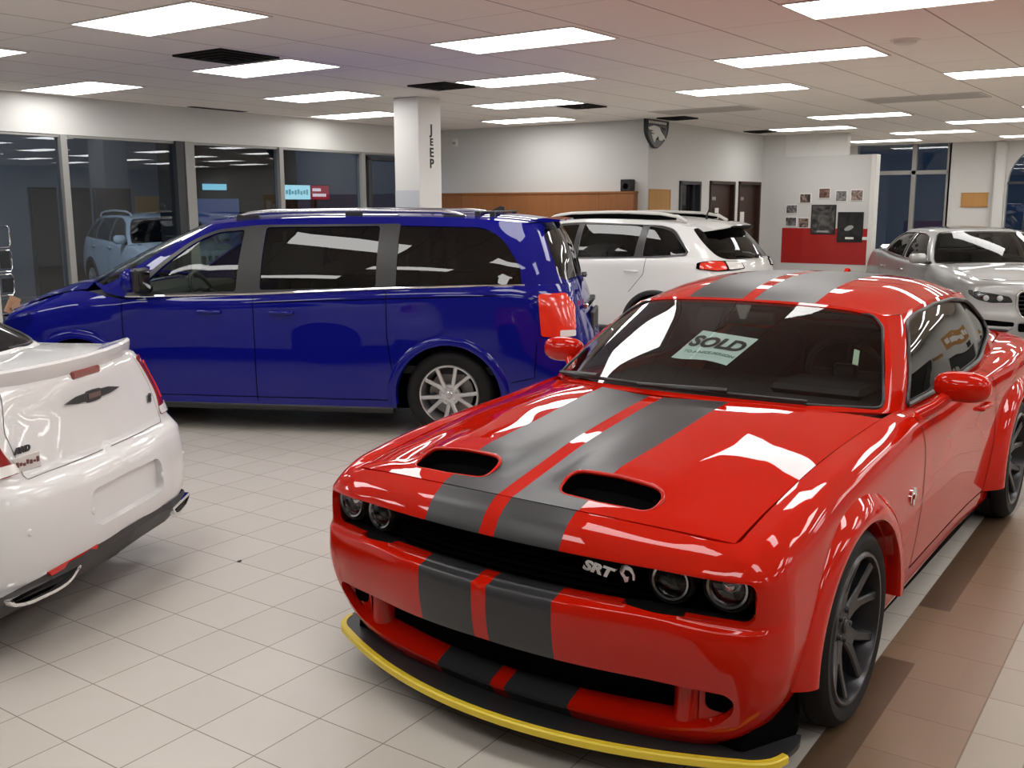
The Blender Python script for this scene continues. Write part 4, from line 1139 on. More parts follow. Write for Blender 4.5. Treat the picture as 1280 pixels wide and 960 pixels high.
    for f, bul in ((0, 0), (.33, .016), (.66, .016), (1, 0)):
        row = []
        for a, b in zip(gb, gt):
            a = np.array(a); b = np.array(b); p = a + (b - a) * f; p = p + np.array([0 if abs(p[1]) > .5 else (.5 if p[0] > -2 else -.5) * bul, bul * (1 if p[1] > .5 else .1), bul * .55]); row.append(p)
        GG.append(row)
    SG = Surf(GG, sc=(3, 4), sym=(1, 1, 0, 0), flip=False)
    if SG.nrm(*SG.uv(np.array([5.5]), np.array([1.5])))[0][1] < 0: SG.flip = True
    ww = idx(SG, [(0, .10), (0, 2.93)])
    wsc = np.concatenate([[ww[0]], idx(SG, rnd([(0, .12), (2.0, .12), (2.90, .12), (2.93, .3), (2.90, 2.6), (2.72, 2.90), (0, 2.93)], [0, 0, .12, .1, .1, .25, 0]))[1:-1], [ww[1]]])
    swp = rnd([(-1.085, .972), (-1.52, .965), (-2.1, .967), (-2.62, .985), (-2.95, 1.08), (-3.02, 1.14), (-2.78, 1.28), (-2.4, 1.318), (-2.0, 1.322), (-1.66, 1.305), (-1.50, 1.278), (-1.30, 1.155)], [.03, 0, 0, .12, .06, .05, .08, .05, 0, .06, .05, .05])
    sw = SG.locate(dens(swp, .03), 'xz', (3.6, 8.6))
    um, vm = SG.tu[-1], SG.tv[-1]
    rg = idx(SG, rnd([(11, .25), (9.6, .3), (9.25, .5), (9.25, 2.6), (9.6, 2.85), (11, 2.88)], [0, .2, .2, .2, .2, 0]))
    outer = np.concatenate([[(0, 0)], [(um, 0)], [(um, rg[0][1])], rg[1:-1], [(um, rg[-1][1])], [(um, vm)], [(0, vm)], [(0, ww[1][1])], wsc[1:-1][::-1], [(0, ww[0][1])]])
    obj('pillars', panel(SG, outer, [sw], h=.03, fl=.016), PB, car)
    wv = np.concatenate([[ww[0]], wsc[1:-1], [ww[1]]])
    obj('windscreen', panel(SG, wv, h=.05, fl=0, off=-.003), M['wshield'], car)
    # dark frit around the screen
    fri = inset(wv, .03); fri[0, 0] = 0; fri[-1, 0] = 0; fri = fri[fri[:, 0] > -1e-6]
    pair('side_glass', panel(SG, sw, h=.05, fl=0, off=-.008, both=False), M['tint'], car)
    obj('rear_glass', panel(SG, np.concatenate([[(um, rg[0][1])], rg[1:-1], [(um, rg[-1][1])]]), h=.06, fl=0, off=-.003), M['tint'], car)
    P = SG.ev(sw[:, 0], sw[:, 1]) + SG.nrm(sw[:, 0], sw[:, 1]) * .002
    sl = tube(P, .011, 6, closed=True); pair('window_seal', sl, M['black'], car, 60)
    b_l = P[(P[:, 2] < 1.0)]; 
    P = SG.ev(wv[:, 0], wv[:, 1]); s_ = tube(np.concatenate([P[1:-1], (P[1:-1] * np.array([1, -1, 1]))[::-1]]), .007, 6, closed=True); smooth(obj('screen_seal', s_, M['black'], car), 60)
    # B pillar strip behind the glass
    # ---------------- roof
    xs = np.linspace(0, 1, 7)
    Gr = []
    ed = np.array(gt[3:9])
    frn = [np.array(p) for p in gt[:4]]; rea = [np.array(p) for p in gt[11:7:-1]]
    yf = [0, .27, .47, .628]; 
    for i, q in enumerate((0, .42, .74, 1.)):
        row = []
        for t in (0, .1, .28, .5, .72, .9, 1):
            x0 = np.interp(q, [0, .42, .74, 1], [p[0] for p in frn]); x1 = np.interp(q, [0, .42, .74, 1], [p[0] for p in rea])
            x = x0 + (x1 - x0) * t
            ex = -1.385 + (-2.90 + 1.385) * t
            ey = np.interp(-ex, -ed[:, 0], ed[:, 1]); ez = np.interp(-ex, -ed[:, 0], ed[:, 2])
            y = ey * np.interp(q, [0, .42, .74, 1], [0, .42, .74, 1])
            zc = np.interp(t, [0, .1, .28, .5, .72, .9, 1], [1.366, 1.402, 1.440, 1.452, 1.442, 1.410, 1.385])
            z = zc + (ez - zc) * np.interp(q, [0, .42, .74, 1], [0, .07, .33, 1])
            row.append((x, y, z))
        Gr.append(row)
    SRf = Surf(Gr, sym=(0, 0, 1, 0))
    if SRf.nrm(*SRf.uv(np.array([3.]), np.array([1.])))[0][2] < 0: SRf.flip = True
    obj('roof', grid(SRf, nu=48, nv=22), PR, car)
    # deck lid
    Gd = [[(-3.52 + .02 * (y > .4), y, .995 if y < .6 else .99), (-3.75, y * .99, 1.0), (-4.06 + .0 * y, y * .98, .985)] for y in (0, .35, .60)]
    Gd.append([(-3.3, .735, .988), (-3.72, .68, .99), (-4.0, .56, .985)])
    SD = Surf(Gd, sym=(0, 0, 1, 0))
    if SD.nrm(*SD.uv(np.array([1.]), np.array([1.])))[0][2] < 0: SD.flip = True
    obj('boot_lid', grid(SD, nu=16, nv=16), PB, car)
    smooth(fixn(obj('spoiler', box(-4.16, -4.0, -.70, .70, .975, .995, .008), M['black'], car)))
    # ---------------- flares
    def flare(A, fx, rx, zt, t0, t1, yb):
        V = []; nT = 48; nP = 10
        for i in range(nT + 1):
            t = t0 + (t1 - t0) * i / nT; c, s = math.cos(t), math.sin(t)
            ox = (fx if c > 0 else rx); o_ = np.array([A[0] + ox * c, A[1] + zt * s]); l_ = np.array([A[0] + A[2] * c, A[1] + A[3] * s])
            uvq = S.locate(np.array([o_]), 'xz', (4.2, 15.5), it=5)[0]; by_ = S.ev(uvq[:1], uvq[1:])[0][1]
            fade = min(1, max(0, (s + .75) / .7))
            out = yb - .012 * (1 - fade)
            pr = [(0., by_ - .006), (.12, by_ + .006), (.3, by_ + (out - by_) * .42), (.5, by_ + (out - by_) * .72), (.72, by_ + (out - by_) * .93), (.9, out), (1.0, out - .002), (1.02, out - .012), (1.015, out - .04), (1.0, out - .12)]
            for f, y in pr:
                p = o_ + (l_ - o_) * f; V.append((p[0], y, p[1]))
        F = []
        for i in range(nT):
            for k in range(nP - 1): F.append((i * nP + k, i * nP + k + 1, (i + 1) * nP + k + 1, (i + 1) * nP + k))
        return (np.array(V), F, None)
    ff = flare(AF, .545, .66, .485, -.02, PI + .02, .982); rf = flare(AR, .60, .62, .50, -.10, PI + .3, .990)
    for d in (ff, rf):
        for k in (d, mir(d)): smooth(fixn(obj('fender_flare', k, PB, car)), 50)
    liner(car, XF, .335, .47, .55, .92); liner(car, XR, .335, .48, .55, .92)
    obj('underbody', [box(-3.9, .45, -.60, .60, .14, .46), box(-2.5, -.65, -.86, .86, .15, .40), box(-2.75, -.55, -.80, .80, .40, .62)], M['void'], car)
    for x in (XF, XR):
        for sd in (1, -1): wheel(car, 'red', x, .957 if x == XF else .965, WZ, .352, .268, .30, 'split5', M['gun_rim'], sd)
    # ---------------- splitter
    ye = [(.812 - .30 * y * y, y) for y in (0, .12, .24, .36, .48, .60, .72, .82, .875)] + [(.540, .915), (.485, .934), (.40, .942), (.34, .93)]
    e1 = spl(ye, 6); pts = [tuple(p) for p in e1] + [(.36, .70), (.5, .62), (.62, .4), (.66, 0)]
    pl = prism(pts, .128, .146, 'z'); sp = solid('splitter', [pl, mir(pl)], pbr('charcoal_splitter', (.022, .023, .026), .42), car)
    fin = []
    kk = len(spl(ye[:11], 6))
    g1 = np.array([(x, y, .139) for x, y in e1[:kk]]); full = np.concatenate([g1[::-1], (g1 * np.array([1, -1, 1]))[1:]])
    V = []; F = []
    nrm2 = np.gradient(full[:, :2], axis=0); nrm2 = np.stack([nrm2[:, 1], -nrm2[:, 0]], 1); nrm2 /= np.linalg.norm(nrm2, axis=1)[:, None]
    if nrm2[len(full) // 2][0] < 0: nrm2 = -nrm2
    for p, q in zip(full, nrm2):
        for o_, z in ((-.012, .149), (.006, .149), (.011, .144), (.011, .124), (.006, .120), (-.004, .120)): V.append((p[0] + q[0] * o_, p[1] + q[1] * o_, z))
    for i in range(len(full) - 1):
        for k in range(6): F.append((i * 6 + k, i * 6 + (k + 1) % 6, i * 6 + 6 + (k + 1) % 6, i * 6 + 6 + k))
    F += [tuple(range(6)), tuple((len(full) - 1) * 6 + k for k in range(6))]
    g = solid('splitter_guard', (np.array(V), F, None), pbr('yellow_guard', (.74, .56, .035), .38), car); g['label'] = 'yellow plastic edge guard'
    # black air deflectors between splitter and wheel
    wd = prism(rnd([(.56, .147), (.33, .147), (.30, .36), (.36, .40), (.47, .33)], .02), .74, .915, 'y')
    wd[0][:, 1] -= np.where((wd[0][:, 1] > .8) & (wd[0][:, 0] > .42), (wd[0][:, 0] - .42) * .75, 0)
    pair('wheel_deflector', wd, M['void'], car)
    # ---------------- mirrors
    for sd in (1, -1):
        mr = empty('door_mirror', (-1.245, 1.005 * sd, 1.05), 0, car)
        pts = []
        prof = [(0, .004), (.10, .055), (.30, .078), (.55, .083), (.80, .072), (1, .055)]
        V = []; F = []
        n = 28
        for i, (f, r) in enumerate(prof):
            for k in range(n):
                t = 2 * PI * k / n; c, s = math.cos(t), math.sin(t)
                yy_ = (abs(c)**.75 * math.copysign(1, c)) * r * 1.42; zz_ = (abs(s)**.8 * math.copysign(1, s)) * r * .80
                V.append((.062 - .115 * f, (yy_ + .012 - .02 * f) * sd, zz_ + .0))
        for i in range(len(prof) - 1):
            for k in range(n): F.append((i * n + k, i * n + (k + 1) % n, i * n + n + (k + 1) % n, i * n + n + k))
        F.append(tuple(range(n)))
        smooth(fixn(obj('mirror_shell', (np.array(V), F, None), PB, mr)), 70)
        V = np.array(V)[-n:]; obj('mirror_glass', (V + np.array([.004, 0, 0]), [tuple(range(n))], None), M['chrome'], mr)
        smooth(fixn(obj('mirror_stalk', tube([(.01, -.04 * sd, -.03), (.07, -.09 * sd, -.085), (.13, -.15 * sd, -.125)], [.030, .026, .034], 12), PB, mr)), 60)
    # ---------------- wipers
    wz = lambda x, y: 0
    def on(c, r, o=.012): return SG.at(c, r)[0] + SG.nrm(*SG.uv(np.array([c]), np.array([r])))[0] * o
    A = [on(c, .14 + .10 * (c / 2.9), .012) for c in np.linspace(0.15, 2.5, 12)]
    m1 = np.array([1, -1, 1])
    w1 = np.array([on(2.55 - 2.45 * t, .13 + .02 * math.sin(t * 3), .016) for t in np.linspace(0, 1, 12)]) * m1
    w2 = np.array([on(abs(-.35 + 2.35 * t), .13, .016) * np.array([1, 1 if (-.35 + 2.35 * t) > 0 else -1, 1]) for t in np.linspace(0, 1, 14)])
    for w in (w1, w2): 
        wp = empty('wiper', (0, 0, 0), 0, car)
        smooth(obj('wiper_blade', tube(w, .008, 6), M['black'], wp), 60)
        smooth(obj('wiper_arm', tube([w[0] + np.array([.02, 0, .004]), w[len(w) // 2] + np.array([.012, 0, .016])], .010, 6), M['black'], wp), 60)
    cw = []
    V = []; F = []
    ys_ = np.linspace(-.80, .80, 41)
    for y in ys_:
        x = -.405 - .69 * y * y; z = hz(x, y)
        V += [(x + .012, y, z - .012), (x - .05 - .01, y, z - .004)]
    for i in range(len(ys_) - 1): F.append((2 * i, 2 * i + 1, 2 * i + 3, 2 * i + 2))
    obj('cowl', (np.array(V), F, None), M['black'], car)
    # ---------------- seams, handle, badges
    dp = S.locate(dens([(-1.02, .945), (-1.05, .80), (-1.04, .55), (-.98, .30)], .05, False), 'xz', (8, 11))
    dr = S.locate(dens([(-2.42, .955), (-2.47, .80), (-2.50, .55), (-2.42, .30)], .05, False), 'xz', (10, 14))
    dl = S.locate(dens([(-.98, .30), (-2.42, .30)], .05, False), 'xz', (8, 14))
    bs = idx(S, [(4.0, 0), (4.6, 1), (5.3, 2.0)])
    sm = []
    for l in (dp, dr, dl): sm += follow(S, l, .006, .0012)
    pair('door_seam', sm, M['void'], car)
    hd = S.locate(np.array([(-2.28, .80), (-2.10, .80)]), 'xz', (10, 13)); P = S.ev(hd[:, 0], hd[:, 1]) + np.array([0, .018, 0])
    h_ = tube([P[0] - np.array([0, .018, 0]), P[0], P[1], P[1] - np.array([0, .018, 0])], .011, 8); pair('door_handle', h_, PB, car)
    q = S.locate(np.array([(-.865, .645)]), 'xz', (7, 10))[0]; P = S.ev(q[:1], q[1:])[0]
    em = [(x * 1.35, z * 1.35) for x, z in cat_]
    e_ = prism(em, 0, .006, 'y'); e_ = (np.asarray(e_[0]) + P + np.array([0, .001, 0]), e_[1], None)
    pair('fender_badge', e_, M['chrome'], car)
    an = empty('antenna', (-2.78, 0, 1.392), 0, car)
    solid('antenna_fin', prism([(.06, 0), (-.05, 0), (-.04, .035), (-.02, .045)], -.012, .012, 'y'), PB, an)
    # ---------------- cabin
    dash = solid('dashboard', [xf(box(-1.62, -.62, -.70, .70, .80, .955, .03), (0, 0, 0)), box(-1.52, -1.15, .18, .62, .955, 1.0, .03)], M['cabin'], car)
    sw_ = empty('steering_wheel', (-1.66, .38, .99), 0, car)
    rg_ = [(.0 + .055 * math.sin(t) * 1, .185 * math.cos(t), .175 * math.sin(t)) for t in np.linspace(0, 2 * PI, 36, endpoint=False)]
    smooth(obj('wheel_ring', tube(rg_, .016, 8, closed=True), M['black'], sw_), 60)
    solid('wheel_spokes', [box(-.012, .012, -.17, .17, -.03, .02, .008), box(-.02, .03, -.06, .06, -.07, .05, .012)], M['black'], sw_)
    for y in (.38, -.38):
        st_ = empty('seat', (-1.85, y, .40), 0, car)
        smooth(fixn(obj('seat_cushion', seat()[0], M['cabin'], st_)), 60); smooth(fixn(obj('seat_back', seat()[1], M['cabin'], st_)), 60)
        smooth(fixn(obj('head_rest', xf(box(-.05, .05, -.13, .13, 0, .17, .04), (-.70, 0, .70), ry=-.2), M['cabin'], st_)), 60)
    solid('rear_bench', [box(-3.0, -2.6, -.6, .6, .5, .66, .04), xf(box(-.06, .06, -.6, .6, 0, .5, .04), (-3.0, 0, .6), ry=-.4)], M['cabin'], car)
    rv = empty('rear_view_mirror', (-1.36, 0, 1.275), 0, car)
    smooth(fixn(obj('mirror_case', box(-.012, .012, -.12, .12, -.035, .03, .01), M['black'], rv)), 50)
    solid('sensor_pod', prism([(-.035, .035), (.035, .035), (.012, -.03), (-.012, -.03)], .0, .02, 'x'), M['grey_card'], rv); rv.children[-1].location = (.085, .0, .03)
    # stickers and the sold card lie against the glass from inside
    c_, r_ = 2.45, 1.55
    P = on(c_, r_, -.012); P2 = on(c_, r_ + .35, -.012); ex = (P2 - P) / np.linalg.norm(P2 - P)
    solid('window_sticker', place(box(-.012, .012, -.055, .055, -.0008, .0008), P, np.cross(ex, SG.nrm(*SG.uv(np.array([c_]), np.array([r_])))[0]), ex), pbr('pale_green_sticker', (.45, .62, .45), .5), car)
    return car, SG, on
COUPE, CSG, C_on = build_coupe()

def sold_card():
    r = empty('sold_card', (3.33, 1.86, 0), math.radians(178.8)); tag(r, 'pale green card reading SOLD behind the windscreen of the red car', 'sign')
    O = np.array([-.850, .045, 1.188]); ex = np.array([.05, .292, -.014]); ey = np.array([-.247, -.03, .097])
    ex /= np.linalg.norm(ex); ey -= ex * (ey @ ex); ey /= np.linalg.norm(ey); ez = np.cross(ex, ey)
    if ez[2] < 0: ez = -ez
    def bend(v):
        v = np.asarray(v, float); z = v[:, 2] + .012 * np.sin(v[:, 0] * 16 + .6) * (.4 - v[:, 1] * 3)
        return O + v[:, :1] * ex + v[:, 1:2] * ey + z[:, None] * ez
    n = 16; V = []; F = []
    for j in range(2):
        for i in range(n + 1): V.append((-.148 + .296 * i / n, -.128 + .256 * j, 0))
    for i in range(n): F.append((i, i + 1, n + 2 + i, n + 1 + i))
    smooth(obj('card', (bend(V), F, None), pbr('pale_green_card', (.62, .80, .76), .6), r))
    t = text_data('SOLD', .115, .0045, .0004); t = (np.asarray(t[0]) * np.array([.96, 1.1, 1]) + np.array([0, .028, .003]), t[1], None)
    obj('lettering', [(bend(t[0]), t[1], None)], M['ink'], r)
    t = text_data('TO A NICE PERSON', .030, .0003, .0003); obj('small_lettering', (bend(np.asarray(t[0]) + np.array([.01, -.062, .003])), t[1], None), pbr('teal_ink', (.10, .25, .24), .6), r)
    obj('ruled_line', [(bend(np.array([(-.10 + .2 * i / 8, -.094 + .002 * k, .003) for k in (0, 1) for i in range(9)])), [(i, i + 1, i + 10, i + 9) for i in range(8)], None)], pbr('pale_teal_ink', (.3, .5, .48), .6), r)
    return r
sold_card()
# ------------------------------------------------------------------ generic shell pieces
def flipfix(S, c, r, axis, sign=1):
    if S.nrm(*S.uv(np.array([float(c)]), np.array([float(r)])))[0]['xyz'.index(axis)] * sign < 0: S.flip = True
    return S

def shell(S, arches, crs, extra_holes=(), h=.045, fl=.018, nose=None, tail=None):
    """ring surface (nose to tail) with the wheel arches cut out of its lower edge; arches: (cx, cz, rx, rz)"""
    um, vm = S.tu[-1], S.tv[-1]
    low = []
    zb = .0
    for A, cr in sorted(zip(arches, crs), key=lambda p: p[0][0]):     # tail first
        a = S.locate(np.array([(A[0] + A[2] * math.cos(t), A[1] + A[3] * math.sin(t)) for t in np.linspace(0, PI, 36)]), 'xz', cr)
        a = a[np.argsort(-a[:, 0])] if False else a[::-1]
        a = a[a[:, 1] < vm - 1e-3]
        low += [(a[0][0], vm)] + [tuple(p) for p in a] + [(a[-1][0], vm)]
    outer = np.array([(0, 0), (um, 0)] + ([] if tail is None else [tuple(p) for p in tail]) + [(um, vm)] + low + [(0, vm)] + ([] if nose is None else [tuple(p) for p in nose]))
    return panel(S, outer, extra_holes, h=h, fl=fl)

def lip(S, A, cr, w=.035, out=.012, depth=.07, t0=-.15, t1=PI + .15, n=40):
    """rolled wheel arch edge, left side"""
    T = np.linspace(t0, t1, n)
    O = np.array([(A[0] + (A[2] + w) * math.cos(t), A[1] + (A[3] + w) * math.sin(t)) for t in T]); I = np.array([(A[0] + A[2] * math.cos(t), A[1] + A[3] * math.sin(t)) for t in T])
    u = S.locate(O, 'xz', cr); yo = S.ev(u[:, 0], u[:, 1])[:, 1]; u = S.locate(I, 'xz', cr); yi = S.ev(u[:, 0], u[:, 1])[:, 1]
    V = []; F = []
    for i in range(n):
        m_ = (O[i] + I[i]) / 2
        V += [(O[i][0], yo[i] - .003, O[i][1]), (O[i][0] * .8 + I[i][0] * .2, yo[i] + out * .6, O[i][1] * .8 + I[i][1] * .2), (m_[0], (yo[i] + yi[i]) / 2 + out, m_[1]), (I[i][0], yi[i] + out * .8, I[i][1]), (I[i][0] + (A[0] - I[i][0]) * .02, yi[i] - .01, I[i][1] + (A[1] - I[i][1]) * .02), (I[i][0], yi[i] - depth, I[i][1])]
    for i in range(n - 1):
        for k in range(5): F.append((i * 6 + k, i * 6 + k + 1, i * 6 + 7 + k, i * 6 + 6 + k))
    return (np.array(V), F, None)

def roof_grid(front, edge, rear, zc, nq=(0, .35, .65, .88, 1), kz=(0, .06, .27, .66, 1), ts=(0, .1, .3, .5, .7, .9, 1)):
    """front, rear: 3-D points from centre out to the roof edge; edge: points along the side; zc: centre heights at ts"""
    front, edge, rear = (np.array(a, float) for a in (front, edge, rear))
    fy = front[:, 1] / front[-1, 1]; ry = rear[:, 1] / rear[-1, 1]
    G = []
    for q, k in zip(nq, kz):
        row = []
        for t, z0 in zip(ts, zc):
            x0 = np.interp(q, fy, front[:, 0]); x1 = np.interp(q, ry, rear[:, 0]); x = x0 + (x1 - x0) * t
            xe = front[-1, 0] + (rear[-1, 0] - front[-1, 0]) * t
            ey = np.interp(-xe, -edge[:, 0], edge[:, 1]); ez = np.interp(-xe, -edge[:, 0], edge[:, 2])
            row.append((x, ey * q, z0 + (ez - z0) * k))
        G.append(row)
    return flipfix(Surf(G, sym=(0, 0, 1, 0)), 3, 1, 'z')

def green(gb, gt, sc=(), bul=.03, rows=(0, .35, .7, 1)):
    G = []
    for f in rows:
        row = []
        for a, b in zip(gb, gt):
            a = np.array(a, float); b = np.array(b, float); p = a + (b - a) * f; k = 4 * f * (1 - f) * bul
            d = np.array([0., 1, .15]) if a[1] > .7 * max(x[1] for x in gb) else np.array([.5 if a[0] > -2 else -.6, 0, .5])
            row.append(p + d * k)
        G.append(row)
    S = Surf(G, sc=sc, sym=(1, 1, 0, 0)); return flipfix(S, len(gb) // 2, 1.5, 'y')

def win(S, pts, r, cr, h=.03): return S.locate(dens(rnd(pts, r), h), 'xz', cr)

# ------------------------------------------------------------------ dark blue van
def build_van():
    car = empty('minivan', (5.5736, 8.028, 0), 2.02537)
    tag(car, 'dark blue minivan with silver roof rails parked in front of the white column', 'van')
    BL = paint('deep_blue_paint', (.004, .0055, .17), rough=.4, crough=.02)
    GF = pbr('grey_window_trim', (.028, .028, .030), .45)
    C = []
    def fr(y, dx):
        return [(.90 - dx, y, .945), (.945 - dx, y, .88), (.965 - dx, y, .76), (.985 - dx, y, .58), (.975 - dx, y, .42), (.90 - dx, y, .24)]
    for y, dx in ((0, 0), (.35, .03), (.62, .12)): C.append(fr(y, dx))
    C.append([(.62, .70, .985), (.70, .80, .92), (.74, .84, .79), (.76, .85, .6), (.75, .845, .42), (.70, .81, .24)])
    C.append([(.40, .755, 1.045), (.44, .86, .985), (.46, .925, .85), (.47, .94, .65), (.47, .935, .44), (.45, .90, .24)])
    C.append([(.02, .82, 1.125), (.02, .90, 1.06), (.02, .952, .93), (.02, .968, .70), (.02, .962, .46), (.02, .93, .235)])
    C.append([(-.40, .945, 1.075), (-.40, .962, 1.04), (-.40, .975, .92), (-.40, .978, .70), (-.40, .970, .46), (-.40, .945, .235)])
    for x, z in ((-1.0, 1.095), (-1.54, 1.115), (-2.1, 1.145), (-2.62, 1.172), (-3.10, 1.19)):
        C.append([(x, .962, z), (x, .980, z - .045), (x, .990, .93), (x, .988, .70), (x, .978, .46), (x, .950, .235)])
    C.append([(-3.50, .945, 1.203), (-3.52, .965, 1.15), (-3.54, .975, .95), (-3.55, .975, .72), (-3.55, .965, .48), (-3.54, .94, .26)])
    C.append([(-3.78, .885, 1.208), (-3.81, .905, 1.15), (-3.86, .915, .96), (-3.88, .918, .72), (-3.89, .91, .48), (-3.86, .885, .28)])
    C.append([(-3.94, .755, 1.212), (-3.98, .775, 1.15), (-4.04, .79, .96), (-4.08, .81, .72), (-4.10, .81, .48), (-4.06, .78, .30)])
    C.append([(-4.03, .42, 1.218), (-4.06, .43, 1.15), (-4.12, .45, .96), (-4.18, .46, .72), (-4.20, .46, .48), (-4.14, .44, .31)])
    C.append([(-4.05, 0, 1.222), (-4.08, 0, 1.15), (-4.14, 0, .96), (-4.20, 0, .72), (-4.22, 0, .48), (-4.16, 0, .31)])
    S = flipfix(Surf(np.array(C).transpose(1, 0, 2), sym=(1, 1, 0, 0)), 8, 2, 'y')
    AF = (0, .33, .42, .42); AR = (-3.105, .33, .42, .42)
    obj('body_shell', shell(S, [AF, AR], [(3, 7), (9, 13.5)]), BL, car)
    pair('wheel_arch', lip(S, AF, (3, 7), .07, .022), BL, car); pair('wheel_arch', lip(S, AR, (9, 13.5), .07, .022), BL, car)
    liner(car, 0, .33, .425, .55, .94); liner(car, -3.105, .33, .425, .55, .94)
    obj('underbody', [box(-3.9, .6, -.62, .62, .17, .5), box(-2.62, -.5, -.90, .90, .20, .5)], M['void'], car)
    pair('sill_trim', box(-2.66, -.44, .90, .955, .19, .245, .01), M['black'], car)
    for x in (0, -3.105):
        for sd in (1, -1): wheel(car, 'van', x, .945, .348, .348, .236, .24, 'pair5', M['silver_rim'], sd)
    # hood
    gb = [(.20, 0, 1.215), (.13, .38, 1.208), (-.06, .72, 1.175), (-.22, .86, 1.115), (-.46, .945, 1.085), (-1.0, .958, 1.10), (-1.54, .962, 1.118), (-2.62, .962, 1.175), (-3.3, .95, 1.20), (-3.62, .918, 1.207), (-3.78, .885, 1.208), (-3.94, .755, 1.212), (-4.03, .42, 1.218), (-4.05, 0, 1.222)]
    gt = [(-.98, 0, 1.715), (-1.0, .34, 1.708), (-1.05, .60, 1.685), (-1.09, .685, 1.665), (-1.17, .72, 1.672), (-1.36, .735, 1.69), (-1.62, .742, 1.71), (-2.6, .745, 1.725), (-3.25, .735, 1.712), (-3.55, .71, 1.69), (-3.68, .67, 1.675), (-3.76, .58, 1.675), (-3.82, .34, 1.69), (-3.83, 0, 1.70)]
    Gh = []
    for y, q in ((0, 0), (.3, .4), (.55, .75), (.74, 1)):
        row = []
        fx = (.90, .88, .80, .62)[[0, .4, .75, 1].index(q)]; fz = (.945, .948, .958, .985)[[0, .4, .75, 1].index(q)]
        rx = (.20, .155, .04, -.04)[[0, .4, .75, 1].index(q)]; rz = (1.213, 1.208, 1.192, 1.14)[[0, .4, .75, 1].index(q)]
        for t in (0, .12, .4, .75, 1):
            x = fx + (rx - fx) * t; z = fz + (rz - fz) * t + .028 * math.sin(PI * t)
            yy = y if q < 1 else np.interp(t, [0, .4, 1], [.70, .755, .82])
            row.append((x, yy, z))
        Gh.append(row)
    obj('hood', grid(flipfix(Surf(Gh, sym=(0, 0, 1, 0)), 2, 1, 'z'), nu=24, nv=16), BL, car)
    SG = green(gb, gt, sc=(3,), bul=.035)
    um, vm = SG.tu[-1], SG.tv[-1]
    ws = idx(SG, rnd([(0, .05), (2.0, .06), (2.55, .12), (2.62, .5), (2.55, 2.7), (2.3, 2.9), (0, 2.93)], [0, .2, .2, .2, .2, .2, 0]))
    rg = idx(SG, rnd([(13, .08), (11.4, .1), (11.1, .3), (11.15, 2.5), (11.5, 2.8), (13, 2.85)], [0, .2, .2, .3, .3, 0]))
    fw_ = win(SG, [(-.52, 1.118), (-1.39, 1.145), (-1.425, 1.625), (-1.20, 1.605), (-1.02, 1.535), (-.78, 1.36)], [.02, .03, .03, .05, .1, .1], (2.9, 7))
    sl_ = win(SG, [(-1.59, 1.158), (-2.54, 1.190), (-2.545, 1.655), (-1.605, 1.645)], [.03, .03, .03, .03], (5, 8))
    qt_ = win(SG, [(-2.695, 1.195), (-3.68, 1.215), (-3.655, 1.36), (-3.52, 1.56), (-3.37, 1.645), (-2.70, 1.66)], [.03, .03, .06, .1, .08, .03], (6.5, 10.4))
    outer = np.concatenate([[(0, 0)], [(um, 0)], [(um, rg[0][1])], rg[1:-1], [(um, rg[-1][1])], [(um, vm)], [(0, vm)], [(0, ws[-1][1])], ws[1:-1][::-1], [(0, ws[0][1])]])
    obj('upper_shell', panel(SG, outer, [fw_, sl_, qt_], h=.045, fl=.02), BL, car)
    tr = win(SG, [(-.43, 1.10), (-1.40, 1.128), (-2.6, 1.175), (-2.70, 1.18), (-2.705, 1.672), (-1.55, 1.662), (-1.19, 1.625), (-.98, 1.545), (-.70, 1.345)], [.01, .02, .02, .02, .02, .05, .05, .1, .1], (2.6, 8))
    trp = panel(SG, tr, [fw_, sl_], h=.04, fl=.006, off=.003, both=False); pair('window_trim', trp, GF, car)
    for nm, o_, mm in (('front_door_glass', fw_, M['lightglass']), ('sliding_door_glass', sl_, M['tint']), ('quarter_glass', qt_, M['tint'])): pair(nm, panel(SG, o_, h=.06, fl=0, off=-.006, both=False), mm, car)
    cl = lambda o_: np.concatenate([[(o_[0][0], o_[0][1])], o_[1:]])
    obj('windscreen', panel(SG, ws, h=.07, fl=0, off=-.002), M['lightglass'], car)
    obj('hatch_glass', panel(SG, rg, h=.07, fl=0, off=-.002), M['tint'], car)
    # chrome belt strip
    bl = SG.locate(np.array([(x, np.interp(-x, [.44, 1.54, 2.62, 3.3, 3.70], [1.094, 1.128, 1.182, 1.206, 1.212])) for x in np.linspace(-.44, -3.70, 60)]), 'xz', (3.5, 10.5))
    P = SG.ev(bl[:, 0], bl[:, 1]) + np.array([0, .004, 0]); pair('belt_moulding', tube(P, .008, 6), M['chrome'], car)
    # roof, spoiler, rails
    zc = (1.715, 1.742, 1.760, 1.765, 1.760, 1.738, 1.705)
    SR = roof_grid(gt[:4], gt[3:10] + [(-3.68, .67, 1.675)], [gt[13], gt[12], gt[11], (-3.70, .655, 1.674)], zc)
    obj('roof', grid(SR, nu=30, nv=20), BL, car)
    sp = prism([(-3.70, 1.700), (-3.80, 1.712), (-3.93, 1.700), (-3.94, 1.688), (-3.82, 1.678), (-3.70, 1.675)], -.56, .56, 'y')
    solid('spoiler', sp, BL, car); obj('brake_lamp', box(-3.945, -3.935, -.16, .16, 1.688, 1.700), M['redlens'], car)
